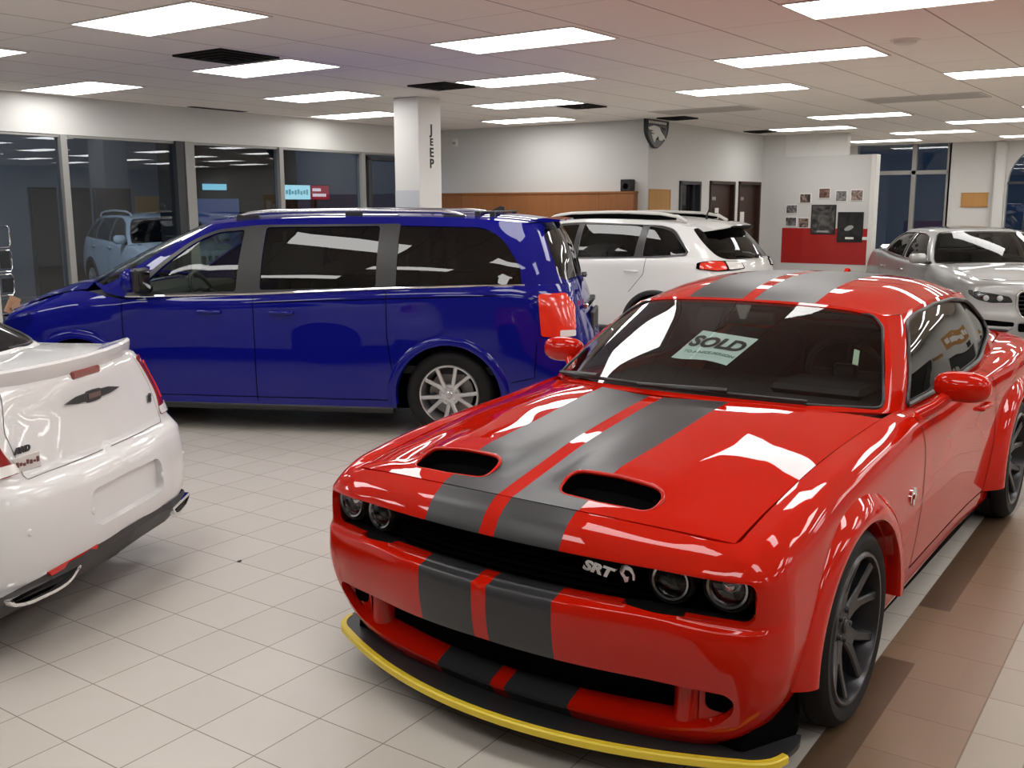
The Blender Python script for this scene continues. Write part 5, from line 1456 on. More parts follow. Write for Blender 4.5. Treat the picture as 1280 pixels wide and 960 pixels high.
    for sd in (1, -1):
        rl = empty('roof_rail', (0, 0, 0), 0, car)
        y = .655 * sd
        smooth(obj('rail_bar', tube([(-1.30, y, 1.725), (-1.42, y, 1.752), (-1.6, y, 1.765), (-2.3, y, 1.776), (-3.0, y, 1.765), (-3.12, y, 1.75), (-3.2, y, 1.725)], [.012, .018, .019, .019, .019, .018, .012], 10), M['satin'], rl), 60)
        for q in (box(-1.50, -1.30, y - .022, y + .022, 1.69, 1.742, .012), box(-3.2, -3.02, y - .022, y + .022, 1.69, 1.742, .012), box(-2.36, -2.22, y - .018, y + .018, 1.70, 1.77, .008)): solid('rail_foot', q, M['black'], rl)
    for x in (-3.28, -3.40): solid('roof_bar', [box(x - .02, x + .02, -.60, .60, 1.752, 1.768, .006), box(x - .02, x + .02, -.61, -.55, 1.69, 1.768, .006), box(x - .02, x + .02, .55, .61, 1.69, 1.768, .006)], M['black'], car)
    an = empty('antenna', (-3.35, 0, 1.755), 0, car); solid('antenna_fin', prism([(.08, 0), (-.06, 0), (-.05, .045), (-.02, .05)], -.018, .018, 'y'), M['black'], an)
    # tail lamps
    tl = S.locate(dens(rnd([(-3.80, 1.142), (-3.99, 1.142), (-4.055, 1.05), (-4.075, .86), (-3.93, .812), (-3.83, .825)], [.02, .02, .03, .02, .02, .02]), .03), 'xz', (11.5, 15))
    a_, b_ = pair('tail_lamp', panel(S, tl, h=.04, fl=.03, off=.016, both=False), M['redlens2'], car)
    for q in (a_, b_):
        k = 1 if q is a_ else -1
        wl = S.locate(dens(rnd([(-3.965, .865), (-4.07, .86), (-4.073, .815), (-3.965, .812)], .01), .03), 'xz', (11.5, 15))
        d = panel(S, wl, h=.03, fl=.01, off=.021, both=False); d = d if k > 0 else [mir(e) for e in d]
        obj('reverse_lamp', d, M['white_lens'], q)
    # hatch furniture
    solid('hatch_handle', box(-4.15, -4.10, -.42, .42, .985, 1.03, .01), M['chrome'], car)
    solid('number_plate_recess', box(-4.185, -4.15, -.28, .28, .78, .95, .01), M['black'], car)
    solid('rear_bumper_step', box(-4.235, -4.05, -.70, .70, .60, .63, .01), M['black'], car)
    wp = empty('rear_wiper', (-4.07, 0, 1.235), 0, car); solid('wiper_pivot', lathe([(0, -.03), (.022, -.03), (.022, .01), (0, .01)], 16, 'x'), M['black'], wp)
    smooth(obj('wiper_arm', tube([(-.03, 0, 0), (-.035, .16, .012), (-.025, .34, .02)], .008, 6), M['black'], wp))
    # seams
    sm = []
    def seam(pts, cr): return follow(S, S.locate(dens(pts, .04, False), 'xz', cr), .007, .0015)
    sm += seam([(-.415, 1.07), (-.42, .80), (-.44, .26)], (4.8, 7.5)); sm += seam([(-1.54, 1.11), (-1.545, .7), (-1.535, .26)], (7, 9.5)); sm += seam([(-2.625, 1.165), (-2.63, .80), (-2.66, .55)], (9, 11.5))
    sm += seam([(-.44, .30), (-2.62, .30)], (6, 11)); sm += seam([(-1.56, 1.06), (-3.50, 1.135)], (7, 12.6)); sm += seam([(-3.80, .78), (-3.78, .50), (-3.60, .46)], (10, 14))
    pair('door_seam', sm, M['void'], car)
    for x in (-1.18, -1.78):
        q = S.locate(np.array([(x, .985)]), 'xz', (6, 10))[0]; P = S.ev(q[:1], q[1:])[0]
        d = [box(P[0] - .10, P[0] + .10, P[1] + .014, P[1] + .038, P[2] - .014, P[2] + .016, .01), box(P[0] - .10, P[0] - .075, P[1] - .01, P[1] + .03, P[2] - .014, P[2] + .016, .006), box(P[0] + .075, P[0] + .10, P[1] - .01, P[1] + .03, P[2] - .014, P[2] + .016, .006)]
        pair('door_handle', d, BL, car)
    sk = S.locate(dens(ell(-3.62, .94, .095, .09, 30), .03), 'xz', (10, 14)); 
    # mirrors
    for sd in (1, -1):
        mr = empty('door_mirror', (-.60, 1.04 * sd, 1.225), 0, car)
        smooth(fixn(obj('mirror_shell', box(-.02, .10, -.10, .115, -.085, .10, .045), BL, mr)), 60)
        solid('mirror_back', box(-.07, -.015, -.105, .12, -.09, .105, .02), M['black'], mr); obj('mirror_glass', box(-.074, -.071, -.08, .09, -.065, .08), M['chrome'], mr)
        solid('mirror_foot', box(-.06, .06, -.16 if sd > 0 else .06, -.06 if sd > 0 else .16, -.10, -.03, .02), M['black'], mr)
    # nose
    hl = S.locate(dens(rnd([(.40, .86), (.42, .96), (.70, .90), (.80, .80), (.78, .72), (.60, .74)], .04), .03), 'xz', (2.2, 5))
    pair('headlamp', panel(S, hl, h=.04, fl=.02, off=.006, both=False), M['clearlens'], car); pair('headlamp_bowl', panel(S, inset(hl, .01), h=.05, fl=0, off=-.02, both=False), M['chrome'], car)
    gq = S.locate(dens(rnd([(-.50, .885), (.50, .885), (.46, .72), (-.46, .72)], .03), .03)[:, :] * np.array([1, 1]), 'yz', (0, 2.4)) if False else None
    solid('grille', [box(.93, .985, -.48, .48, .74, .87, .02)], M['void'], car); solid('grille_bar', [box(.975, .995, -.48, .48, .795, .815, .006), box(.975, .995, -.012, .012, .74, .87, .006), box(.97, .99, -.5, .5, .865, .885, .006)], M['chrome'], car)
    solid('lower_grille', box(.945, .985, -.55, .55, .33, .46, .02), M['void'], car)
    # cabin
    solid('cabin_floor', box(-3.9, .0, -.85, .85, .5, .56), M['cabin'], car)
    solid('dashboard', [box(-.62, .0, -.84, .84, .75, 1.12, .04), box(-.75, -.55, -.2, .2, .6, 1.05, .03)], M['cabin'], car)
    sw = empty('steering_wheel', (-.86, .40, 1.08), 0, car)
    smooth(obj('wheel_ring', tube([(.09 * math.sin(t), .18 * math.cos(t), .165 * math.sin(t)) for t in np.linspace(0, 2 * PI, 36, endpoint=False)], .017, 8, closed=True), M['black'], sw), 60); solid('wheel_spokes', [box(-.02, .02, -.17, .17, -.025, .025, .01), box(-.03, .03, -.06, .06, -.09, .05, .01)], M['black'], sw)
    for x, y in ((-1.05, .42), (-1.05, -.42), (-2.0, .42), (-2.0, -.42)):
        st = empty('seat', (x, y, .62), 0, car)
        smooth(fixn(obj('seat_cushion', seat()[0], M['cabin_g'], st)), 60); smooth(fixn(obj('seat_back', seat()[1], M['cabin_g'], st)), 60); smooth(fixn(obj('head_rest', xf(box(-.05, .05, -.14, .14, 0, .19, .04), (-.71, 0, .70), ry=-.2), M['cabin_g'], st)), 60)
    solid('rear_bench', [box(-3.5, -3.1, -.7, .7, .56, .76, .04), xf(box(-.06, .06, -.7, .7, 0, .62, .04), (-3.5, 0, .7), ry=-.2)], M['cabin'], car)
    # price sheet in the sliding door window
    ps = panel(SG, win(SG, [(-1.66, 1.25), (-2.10, 1.255), (-2.10, 1.54), (-1.66, 1.535)], .004, (5, 8)), h=.06, fl=.002, off=-.022, both=False)
    o_ = obj('price_sheet', ps, M['paper'], car); o_['label'] = 'price sheet taped inside the sliding door window'
    return car
VAN_ = build_van()
# ------------------------------------------------------------------ four door sedans
def chain_end(S, poly, axes, cr, end):
    """open chain whose two ends sit on the centre line (first and last point of poly have y=0)"""
    c = S.locate(dens(poly, .025, False), axes, cr); e = 0 if end == 'nose' else S.tu[-1]; c[0, 0] = e; c[-1, 0] = e; return c

def build_sedan(loc, rz, label, PT, key, rear):
    car = empty('sedan', (*loc, 0), rz); tag(car, label, 'car')
    C = []
    for y, dx in ((0, 0), (.34, .03), (.60, .10)):
        C.append([(.82 - dx, y, .905), (.895 - dx, y, .875), (.935 - dx, y, .79), (.945 - dx, y, .66), (.955 - dx, y, .56), (.97 - dx, y, .46), (.95 - dx, y, .34), (.89 - dx, y, .21)])
    C.append([(.62, .71, .908), (.68, .785, .872), (.72, .825, .78), (.735, .845, .66), (.74, .85, .56), (.745, .855, .46), (.73, .845, .34), (.68, .82, .21)])
    C.append([(.40, .76, .938), (.41, .845, .915), (.42, .90, .82), (.42, .928, .68), (.43, .935, .58), (.43, .935, .46), (.43, .925, .34), (.42, .90, .21)])
    def sd(x, y0, z0, w=.94):
        return [(x, y0, z0), (x, min(y0 + .055, w - .02), z0 - .022), (x, w - .01, z0 - .13), (x, w + .004, .72), (x, w, .60), (x, w - .002, .48), (x, w - .014, .34), (x, w - .045, .20)]
    C += [sd(0, .785, .975), sd(-.60, .815, 1.022), sd(-.88, .848, 1.012), sd(-1.4, .855, 1.018), sd(-1.95, .855, 1.028), sd(-2.55, .845, 1.052), sd(-3.05, .80, 1.088, .935)]
    C.append([(-3.42, .725, 1.10), (-3.44, .81, 1.078), (-3.46, .89, .95), (-3.48, .912, .76), (-3.48, .915, .66), (-3.48, .915, .52), (-3.46, .905, .37), (-3.42, .885, .24)])
    C.append([(-3.66, .69, 1.105), (-3.69, .765, 1.078), (-3.74, .822, .94), (-3.79, .848, .745), (-3.82, .858, .68), (-3.84, .862, .54), (-3.83, .855, .37), (-3.78, .835, .25)])
    C.append([(-3.79, .605, 1.11), (-3.83, .655, 1.075), (-3.885, .705, .93), (-3.945, .745, .735), (-3.985, .755, .685), (-4.005, .762, .55), (-3.995, .755, .37), (-3.94, .735, .25)])
    C.append([(-3.88, .33, 1.112), (-3.925, .345, 1.078), (-3.965, .36, .93), (-4.02, .38, .725), (-4.095, .40, .688), (-4.12, .41, .56), (-4.115, .405, .375), (-4.04, .39, .25)])
    C.append([(-3.91, 0, 1.113), (-3.955, 0, 1.078), (-3.985, 0, .93), (-4.035, 0, .722), (-4.115, 0, .688), (-4.14, 0, .56), (-4.135, 0, .375), (-4.06, 0, .25)])
    S = flipfix(Surf(np.array(C).transpose(1, 0, 2), sr=(3, 4), sym=(1, 1, 0, 0)), 8, 3, 'y')
    AF = (0, .335, .385, .39); AR = (-3.05, .335, .385, .39)
    rec = rnd([(0, .615), (.27, .612), (.305, .585), (.305, .47), (.27, .445), (0, .445)], [0, .05, .05, .05, .05, 0])
    grl = rnd([(0, .47), (.33, .475), (.385, .60), (.385, .74), (.35, .79), (0, .80)], [0, .05, .08, .05, .04, 0])
    nlast = len(C) - 1
    body = shell(S, [AF, AR], [(2.6, 7), (9, 14)], nose=chain_end(S, grl, 'yz', (0, 3), 'nose'), tail=chain_end(S, rec, 'yz', (13, nlast), 'tail'), fl=.045)
    obj('body_shell', body, PT, car)
    solid('number_plate_recess', box(-4.105, -4.085, -.33, .33, .42, .64), PT, car)
    pair('wheel_arch', lip(S, AF, (2.6, 7), .03, .006), PT, car); pair('wheel_arch', lip(S, AR, (9, 14), .03, .006), PT, car)
    liner(car, 0, .335, .39, .55, .9); liner(car, -3.05, .335, .39, .55, .9)
    obj('underbody', [box(-3.75, .6, -.6, .6, .18, .5), box(-2.58, -.5, -.86, .86, .19, .5)], M['void'], car)
    for x in (0, -3.05):
        for s_ in (1, -1): wheel(car, 'sedan' + key, x, .93, .348, .348, .248, .24, 'ten', M['silver_rim'] if not rear else M['gun_rim'], s_)
    gb = [(-.30, 0, 1.05), (-.39, .34, 1.042), (-.60, .68, 1.022), (-.80, .825, 1.012), (-1.3, .852, 1.02), (-1.95, .852, 1.03), (-2.55, .84, 1.055), (-3.0, .795, 1.09), (-3.27, .69, 1.105), (-3.38, .36, 1.112), (-3.41, 0, 1.115)]
    gt = [(-1.18, 0, 1.445), (-1.20, .32, 1.44), (-1.27, .53, 1.42), (-1.35, .60, 1.415), (-1.6, .62, 1.435), (-1.95, .625, 1.442), (-2.4, .615, 1.432), (-2.63, .585, 1.41), (-2.70, .52, 1.408), (-2.73, .28, 1.432), (-2.74, 0, 1.44)]
    Gh = []
    for q in (0, .4, .75, 1):
        fx = np.interp(q, [0, .4, .75, 1], [.82, .80, .74, .62]); fz = np.interp(q, [0, 1], [.905, .908]); rx = np.interp(q, [0, .4, .75, 1], [-.29, -.37, -.52, -.64]); rz_ = np.interp(q, [0, .75, 1], [1.05, 1.035, 1.022])
        row = []
        for t in (0, .1, .35, .7, 1):
            x = fx + (rx - fx) * t; e0 = np.interp(x, [-.64, 0, .40, .62], [1.022, .975, .938, .908]); z = fz + (rz_ - fz) * t
            z = (z + .030 * math.sin(PI * min(1, t * 1.0)) ) * (1 - q**3) + e0 * q**3
            row.append((x, q * np.interp(x, [-.64, -.6, 0, .4, .62, .8], [.82, .815, .785, .76, .71, .70]), z))
        Gh.append(row)
    obj('hood', grid(flipfix(Surf(Gh, sym=(0, 0, 1, 0)), 2, 1, 'z'), nu=24, nv=18), PT, car)
    SG = green(gb, gt, sc=(3,), bul=.03); um, vm = SG.tu[-1], SG.tv[-1]
    ws = idx(SG, rnd([(0, .05), (2.0, .05), (2.75, .1), (2.8, .4), (2.75, 2.7), (2.55, 2.9), (0, 2.93)], [0, .2, .15, .15, .2, .2, 0]))
    rg = idx(SG, rnd([(10, .08), (8.5, .1), (8.15, .3), (8.15, 2.5), (8.5, 2.8), (10, 2.85)], [0, .2, .2, .3, .3, 0]))
    w1 = win(SG, [(-.93, 1.028), (-1.87, 1.045), (-1.88, 1.40), (-1.60, 1.395), (-1.36, 1.345)], [.03, .02, .02, .08, .08], (3, 7)); w2 = win(SG, [(-1.98, 1.048), (-2.70, 1.085), (-3.0, 1.125), (-2.66, 1.34), (-2.48, 1.385), (-1.98, 1.403)], [.02, .05, .03, .06, .06, .02], (4, 8.3))
    outer = np.concatenate([[(0, 0)], [(um, 0)], [(um, rg[0][1])], rg[1:-1], [(um, rg[-1][1])], [(um, vm)], [(0, vm)], [(0, ws[-1][1])], ws[1:-1][::-1], [(0, ws[0][1])]])
    obj('upper_shell', panel(SG, outer, [w1, w2], h=.045, fl=.02), PT, car)
    trim = win(SG, [(-1.855, 1.042), (-2.0, 1.046), (-2.0, 1.408), (-1.86, 1.405)], .01, (4, 8)); pair('pillar_trim', panel(SG, trim, h=.05, fl=.004, off=.002, both=False), M['black'], car)
    for nm, w_ in (('front_door_glass', w1), ('rear_door_glass', w2)):
        pair(nm, panel(SG, w_, h=.06, fl=0, off=-.006, both=False), M['tint'], car)
        P = SG.ev(w_[:, 0], w_[:, 1]) + SG.nrm(w_[:, 0], w_[:, 1]) * .002; pair('window_seal', tube(P, .009, 6, closed=True), M['black'] if rear else M['satin'], car)
    obj('windscreen', panel(SG, ws, h=.07, fl=0, off=-.002), M['wshield'], car); obj('rear_glass', panel(SG, rg, h=.07, fl=0, off=-.002), M['tint'], car)
    P = SG.ev(rg[:, 0], rg[:, 1])[1:-1] + SG.nrm(rg[:, 0], rg[:, 1])[1:-1] * .001; smooth(obj('glass_seal', tube(np.concatenate([P, (P * np.array([1, -1, 1]))[::-1]]), .009, 6, closed=True), M['black'], car), 60)
    P = SG.ev(ws[:, 0], ws[:, 1])[1:-1]; smooth(obj('screen_seal', tube(np.concatenate([P, (P * np.array([1, -1, 1]))[::-1]]), .008, 6, closed=True), M['black'], car), 60)
    SR = roof_grid(gt[:4], gt[3:9], [gt[10], gt[9], gt[8], (-2.68, .535, 1.409)], (1.445, 1.466, 1.484, 1.488, 1.482, 1.464, 1.44))
    if rear: obj('roof', grid(SR, nu=26, nv=18), PT, car)
    else:
        obj('roof', grid(SR, nu=26, nv=18), PT, car); sr = idx(SR, rnd([(1.2, 0), (5.2, 0), (5.2, 1.9), (1.2, 1.9)], [0, .2, .2, .2])); sr[0, 1] = 0
        obj('sunroof', panel(SR, idx(SR, [(1.3, 0), (5.0, 0), (5.0, 1.9), (1.3, 1.9)]), h=.07, fl=.004, off=.003), M['blackgloss'], car)
    Gd = [[(np.interp(y, [0, .35, .6], [-3.41, -3.38, -3.31]), y, 1.114 - .006 * (y > .5)), (np.interp(y, [0, .35, .6], [-3.66, -3.63, -3.58]), y, 1.122 - .03 * (y / .6)**2 * .4), (np.interp(y, [0, .33, .6], [-3.91, -3.88, -3.795]), y, 1.113)] for y in (0, .33, .56)]
    Gd.append([(-3.25, .735, 1.096), (-3.5, .712, 1.102), (-3.79, .605, 1.11)])
    obj('boot_lid', grid(flipfix(Surf(Gd, sym=(0, 0, 1, 0)), 1, 1, 'z'), nu=18, nv=18), PT, car)
    # lip spoiler along the boot edge
    V = []; F = []; ys = np.linspace(-.655, .655, 49)
    for y in ys:
        a = abs(y); x = np.interp(a, [0, .2, .40, .56, .655], [-3.925, -3.912, -3.875, -3.825, -3.775]); k = min(1, (.66 - a) / .05) ** .5 if a > .61 else 1
        V += [(x + .12, y, 1.110), (x + .02, y, 1.112 + .030 * k), (x - .028, y, 1.110 + .046 * k), (x - .040, y, 1.106 + .040 * k), (x - .034, y, 1.09), (x - .02, y, 1.075)]
    for i in range(len(ys) - 1):
        for k in range(5): F.append((6 * i + k, 6 * i + k + 1, 6 * i + 7 + k, 6 * i + 6 + k))
    smooth(fixn(obj('boot_spoiler', (np.array(V), F, None), PT, car)), 40)
    # rear lamps
    cr = (11.5, nlast - .6)
    tl = S.locate(dens(rnd([(.585, .760), (.632, .87), (.598, .98), (.552, 1.055), (.605, 1.068), (.755, .99), (.832, .80), (.838, .762), (.75, .752)], [.01, .04, .04, .02, .02, .04, .04, .02, .02]), .02), 'yz', cr)
    a_, b_ = pair('tail_lamp', panel(S, tl, h=.03, fl=.02, off=.008, both=False), pbr('deep_red_lens', (.24, .005, .006), .1, coat=.4), car)
    for q in (a_, b_):
        wl = S.locate(dens(rnd([(.582, .763), (.590, .80), (.826, .802), (.834, .765), (.75, .757)], .01), .02), 'yz', cr)
        d = panel(S, wl, h=.03, fl=.006, off=.011, both=False); d = d if q is a_ else [mir(e) for e in d]; o_ = obj('clear_strip', d, M['white_lens'], q); o_['label'] = 'clear lower strip'
        wl = S.locate(dens(rnd([(.665, .83), (.675, .90), (.63, 1.02), (.65, 1.03), (.71, .92), (.74, .83)], .01), .02), 'yz', cr)
        d = panel(S, wl, h=.03, fl=.006, off=.012, both=False); d = d if q is a_ else [mir(e) for e in d]; obj('inner_lamp', d, M['redlens2'], q)
    if rear:
        bl = S.locate(dens(rnd([(.0, 1.068), (.103, 1.068), (.115, 1.095), (.10, 1.10), (.0, 1.102)], [0, .01, .01, .01, 0]), .02), 'yz', (13, nlast)); bl[0, 0] = bl[-1, 0] = S.tu[-1]
        solid('high_brake_lamp', box(-3.967, -3.94, -.108, .108, 1.058, 1.094, .006), pbr('dull_red_lens', (.26, .055, .05), .15, coat=.5), car)
        wing = [(0, .026), (.05, .024), (.06, .018), (.13, .016), (.222, -.002), (.13, -.016), (.06, -.018), (.05, -.026), (0, -.028)]
        full = wing + [(-y, z) for y, z in wing[::-1][1:-1]]
        solid('wing_badge', xf(prism(full, -.008, .0, 'x'), (-3.983, 0, .972)), M['dark_alu'], car); solid('badge_centre', xf(prism([(.05, .011), (.05, -.011), (-.05, -.011), (-.05, .011)], -.012, -.006, 'x'), (-3.983, 0, .972)), pbr('reddish_chrome', (.20, .13, .12), .3, .5), car)
        solid('trim_badge', place(text_data('S', .055, .004, .004, .2), (-3.985, -.50, .86), (.12, -1, 0), (.05, 0, 1)), M['dark_alu'], car)
        solid('drive_badge', place(text_data('AWD', .034, .002, .003, .2), (-3.985, .535, .845), (-.12, -1, 0), (.05, 0, 1)), M['dark_alu'], car)
        d = solid('dealer_badge', place(box(-.075, .075, -.034, .034, -.003, .004, .004), (-3.995, .525, .79), (-.12, -1, 0), (.05, 0, 1)), pbr('pale_plate', (.62, .60, .58), .4), car); d['label'] = 'small chrome dealer plate'
        solid('dealer_lettering', [place(box(-.065 + i * .019, -.053 + i * .019, -.008 + .004 * (i % 2), .014 - .005 * (i % 3), .003, .006), (-3.997, .525, .79), (-.12, -1, 0), (.05, 0, 1)) for i in range(7)], pbr('brown_script', (.16, .05, .045), .5), car)
        # seams of the boot lid
        sm = []
        sm += follow(S, S.locate(dens([(.52, 1.07), (.575, .92), (.565, .745)], .03, False), 'yz', (11.5, nlast)), .004, .0012)
        sm += follow(S, S.locate(dens([(.565, .745), (.55, .726), (.001, .726)], .03, False), 'yz', (12, nlast)), .004, .0012)
        pair('boot_seam', sm, pbr('seam_grey', (.10, .10, .10), .8), car)
        for y, z in ((.65, .537), (.306, .522), (-.306, .522), (-.65, .537)):
            q = S.locate(np.array([(abs(y), z)]), 'yz', (12, nlast))[0]; P = S.ev(q[:1], q[1:])[0]; n = S.nrm(q[:1], q[1:])[0]
            k = math.copysign(1, y); solid('parking_sensor', xf(lathe([(0, .004), (.012, .004), (.014, .001), (.0165, .001), (.017, -.004)], 20, 'x'), (P[0] - .0, P[1] * k, P[2]), rz=math.atan2(n[1] * k, n[0])), PT, car)
        # dark diffuser under the bumper
        DZ = lambda y: np.interp(abs(y), [0, .27, .55, .80, .86], [.372, .368, .335, .302, .318])
        V = []; F = []
        pth = []
        for y in np.linspace(0, .765, 22): pth.append((np.interp(y, [0, .4, .765], [-4.135, -4.115, -4.0]), y))
        pth += [(-3.96, .795), (-3.91, .825), (-3.85, .848), (-3.77, .862)]
        for x, y in pth:
            zt = DZ(y) if y < .80 else np.interp(x, [-3.92, -3.78], [.322, .36]); k = 1
            V += [(x - .004, y + (.006 if y > .77 else 0), zt), (x - .012, y + (.010 if y > .77 else 0), zt - .03), (x + .03, y - .01, zt - .10), (x + .12, y - .05, .195)]
        for i in range(len(pth) - 1):
            for k in range(3): F.append((4 * i + k, 4 * i + k + 1, 4 * i + 5 + k, 4 * i + 4 + k))
        d = (np.array(V), F, None); smooth(fixn(obj('rear_diffuser', [d, mir(d)], pbr('dark_diffuser', (.035, .034, .034), .5), car)), 40)
        for s_ in (1, -1):
            tp = [(.40, .318), (.77, .296), (.755, .262), (.68, .243), (.53, .246), (.46, .262)]
            tp = rnd([(y * s_, z) for y, z in tp], [.015, .02, .03, .05, .05, .03]); ip = inset(tp, .014)
            V = []; n_ = len(tp)
            def dx(y): return np.interp(abs(y), [.4, .80], [-4.112, -4.015])
            V = [(dx(y) - .012, y, z) for y, z in tp] + [(dx(y) - .014, y, z) for y, z in ip] + [(dx(y) + .10, y, z) for y, z in ip] + [(dx(y) + .10, y, z) for y, z in tp]
            F = [(k * n_ + i, k * n_ + (i + 1) % n_, (k + 1) * n_ + (i + 1) % n_, (k + 1) * n_ + i) for k in (0, 1) for i in range(n_)] + [(3 * n_ + i, 3 * n_ + (i + 1) % n_, (i + 1) % n_, i) for i in range(n_)]
            smooth(fixn(obj('exhaust_tip', (np.array(V), F, None), M['chrome'], car)), 40)
            obj('exhaust_bore', ([(dx(y) + .02, y, z) for y, z in ip], [tuple(range(n_))], None), M['void'], car)
            if s_ > 0:
                rp = [(.285, .368), (.57, .341), (.555, .321), (.29, .348)]
                solid('reflector', ([(np.interp(y, [0, .4, .8], [-4.146, -4.124, -4.02]) + o_, y * s_, z) for o_ in (0, .03) for y, z in rp], [(0, 1, 2, 3), (7, 6, 5, 4), (0, 4, 5, 1), (1, 5, 6, 2), (2, 6, 7, 3), (3, 7, 4, 0)], None), M['redlens'], car)
    # nose
    hl = S.locate(dens(rnd([(.865, .785), (.70, .765), (.46, .722), (.42, .65), (.64, .640), (.79, .672), (.86, .73)], [.02, .05, .03, .03, .03, .04, .03]), .02), 'yz', (.8, 4.3))
    pair('headlamp_bowl', panel(S, hl, h=.04, fl=.02, off=.003, both=False), M['black'], car)
    sp = S.locate(dens(rnd([(.80, .755), (.52, .715), (.50, .67), (.66, .662), (.78, .69)], .03), .02), 'yz', (.8, 4.3))
    pair('headlamp_reflector', panel(S, sp, h=.04, fl=.01, off=.006, both=False), M['lampring'], car)
    for s_ in (1, -1):
        for y in (.56, .70):
            q = S.locate(np.array([(y, .70)]), 'yz', (.8, 4.3))[0]; P = S.ev(q[:1], q[1:])[0]
            smooth(fixn(obj('projector', xf(lathe([(0, .018), (.024, .012), (.034, 0), (.036, -.02)], 20, 'x'), (P[0] + .006, P[1] * s_, P[2])), M['white_lens'], car)), 50)
    q = inset(hl, -.004); pair('headlamp', panel(S, hl, h=.04, fl=0, off=.03, both=False), M['clearlens'], car)
    ls = S.locate(dens(rnd([(.64, .638), (.42, .646), (.42, .636), (.66, .628)], .004), .02), 'yz', (.8, 4.3)); pair('lamp_strip', panel(S, ls, h=.03, fl=.01, off=.008, both=False), M['satin'], car)
    solid('grille', [box(.86, .88, -.42, .42, .44, .82)], M['void'], car)
    solid('grille_mesh', [box(.885, .90, -.38, .38, z, z + .012) for z in (.52, .57, .62, .67, .72, .77)], M['black'], car)
    fp = np.concatenate([grl, (grl * np.array([-1, 1]))[::-1][1:-1]])
    fr3 = [(np.interp(abs(y), [0, .34, .60], [.955, .925, .855]), y, z) for y, z in fp]; smooth(obj('grille_frame', tube(fr3, .016, 8, closed=True), M['satin'], car), 60)
    lg = S.locate(dens(rnd([(.40, .42), (.78, .45), (.80, .40), (.70, .36), (.40, .37)], .03), .02), 'yz', (.8, 4.3)); pair('fog_grille', panel(S, lg, h=.04, fl=.006, off=.004, both=False), M['void'], car)
    lb = S.locate(dens(rnd([(.20, .405), (.36, .405), (.36, .33), (.20, .33)], .02), .02), 'yz', (0, 2)); solid('lower_grille', box(.93, .985, -.36, .36, .31, .41, .015), M['void'], car)
    # mirrors, handles, seams
    for s_ in (1, -1):
        mr = empty('door_mirror', (-.86, 1.0 * s_, 1.075), 0, car)
        smooth(fixn(obj('mirror_shell', box(-.03, .085, -.11, .12, -.06, .075, .04), PT, mr)), 60); obj('mirror_glass', box(-.034, -.031, -.085, .095, -.045, .06), M['chrome'], mr)
        solid('mirror_foot', box(-.04, .05, -.19 if s_ > 0 else .06, -.06 if s_ > 0 else .19, -.065, -.03, .015), M['black'], mr)
    sm = []
    for pts, c_ in (([(-.72, 1.0), (-.74, .6), (-.70, .24)], (5, 8.5)), ([(-1.92, 1.02), (-1.93, .6), (-1.88, .24)], (7, 11)), ([(-2.92, 1.08), (-2.80, .85), (-2.62, .66)], (9, 12))):
        sm += follow(S, S.locate(dens(pts, .04, False), 'xz', c_), .004, .0012)
    pair('door_seam', sm, M['void'], car)
    for x in (-1.70, -2.68):
        q = S.locate(np.array([(x, .885)]), 'xz', (6, 12))[0]; P = S.ev(q[:1], q[1:])[0]
        pair('door_handle', [box(P[0] - .09, P[0] + .09, P[1] + .012, P[1] + .034, P[2] - .012, P[2] + .014, .008), box(P[0] - .09, P[0] - .07, P[1] - .01, P[1] + .03, P[2] - .012, P[2] + .012, .005), box(P[0] + .07, P[0] + .09, P[1] - .01, P[1] + .03, P[2] - .012, P[2] + .012, .005)], M['satin'] if not rear else PT, car)
    # cabin
    solid('dashboard', box(-1.15, -.45, -.72, .72, .8, 1.02, .04), M['cabin'], car); solid('cabin_floor', box(-3.3, -.5, -.8, .8, .4, .45), M['cabin'], car)
    for x, y in ((-1.5, .38), (-1.5, -.38)):
        st = empty('seat', (x, y, .45), 0, car)
        smooth(fixn(obj('seat_cushion', seat()[0], M['cabin'], st)), 60); smooth(fixn(obj('seat_back', seat()[1], M['cabin'], st)), 60); smooth(fixn(obj('head_rest', xf(box(-.05, .05, -.13, .13, 0, .17, .04), (-.70, 0, .70), ry=-.2), M['cabin'], st)), 60)
    solid('rear_bench', [box(-2.85, -2.4, -.65, .65, .45, .62, .05), xf(box(-.07, .07, -.65, .65, 0, .58, .05), (-2.85, 0, .55), ry=-.3)], M['cabin'], car)
    solid('parcel_shelf', box(-3.35, -2.95, -.62, .62, 1.04, 1.07), M['cabin'], car)
    return car
WHITE = paint('white_pearl_paint', (.70, .70, .70), rough=.4, crough=.02)
SILV = paint('silver_metallic_paint', (.40, .40, .40), rough=.38, crough=.02, flake=.55)
build_sedan((.8616, 7.713), 2.02676, 'white sedan with a dark wing badge, its tail facing us at the left edge', WHITE, 'w', True)
build_sedan((14.18, 2.01), 3.68035, 'silver sedan facing us behind the roof of the red coupe', SILV, 's', False)
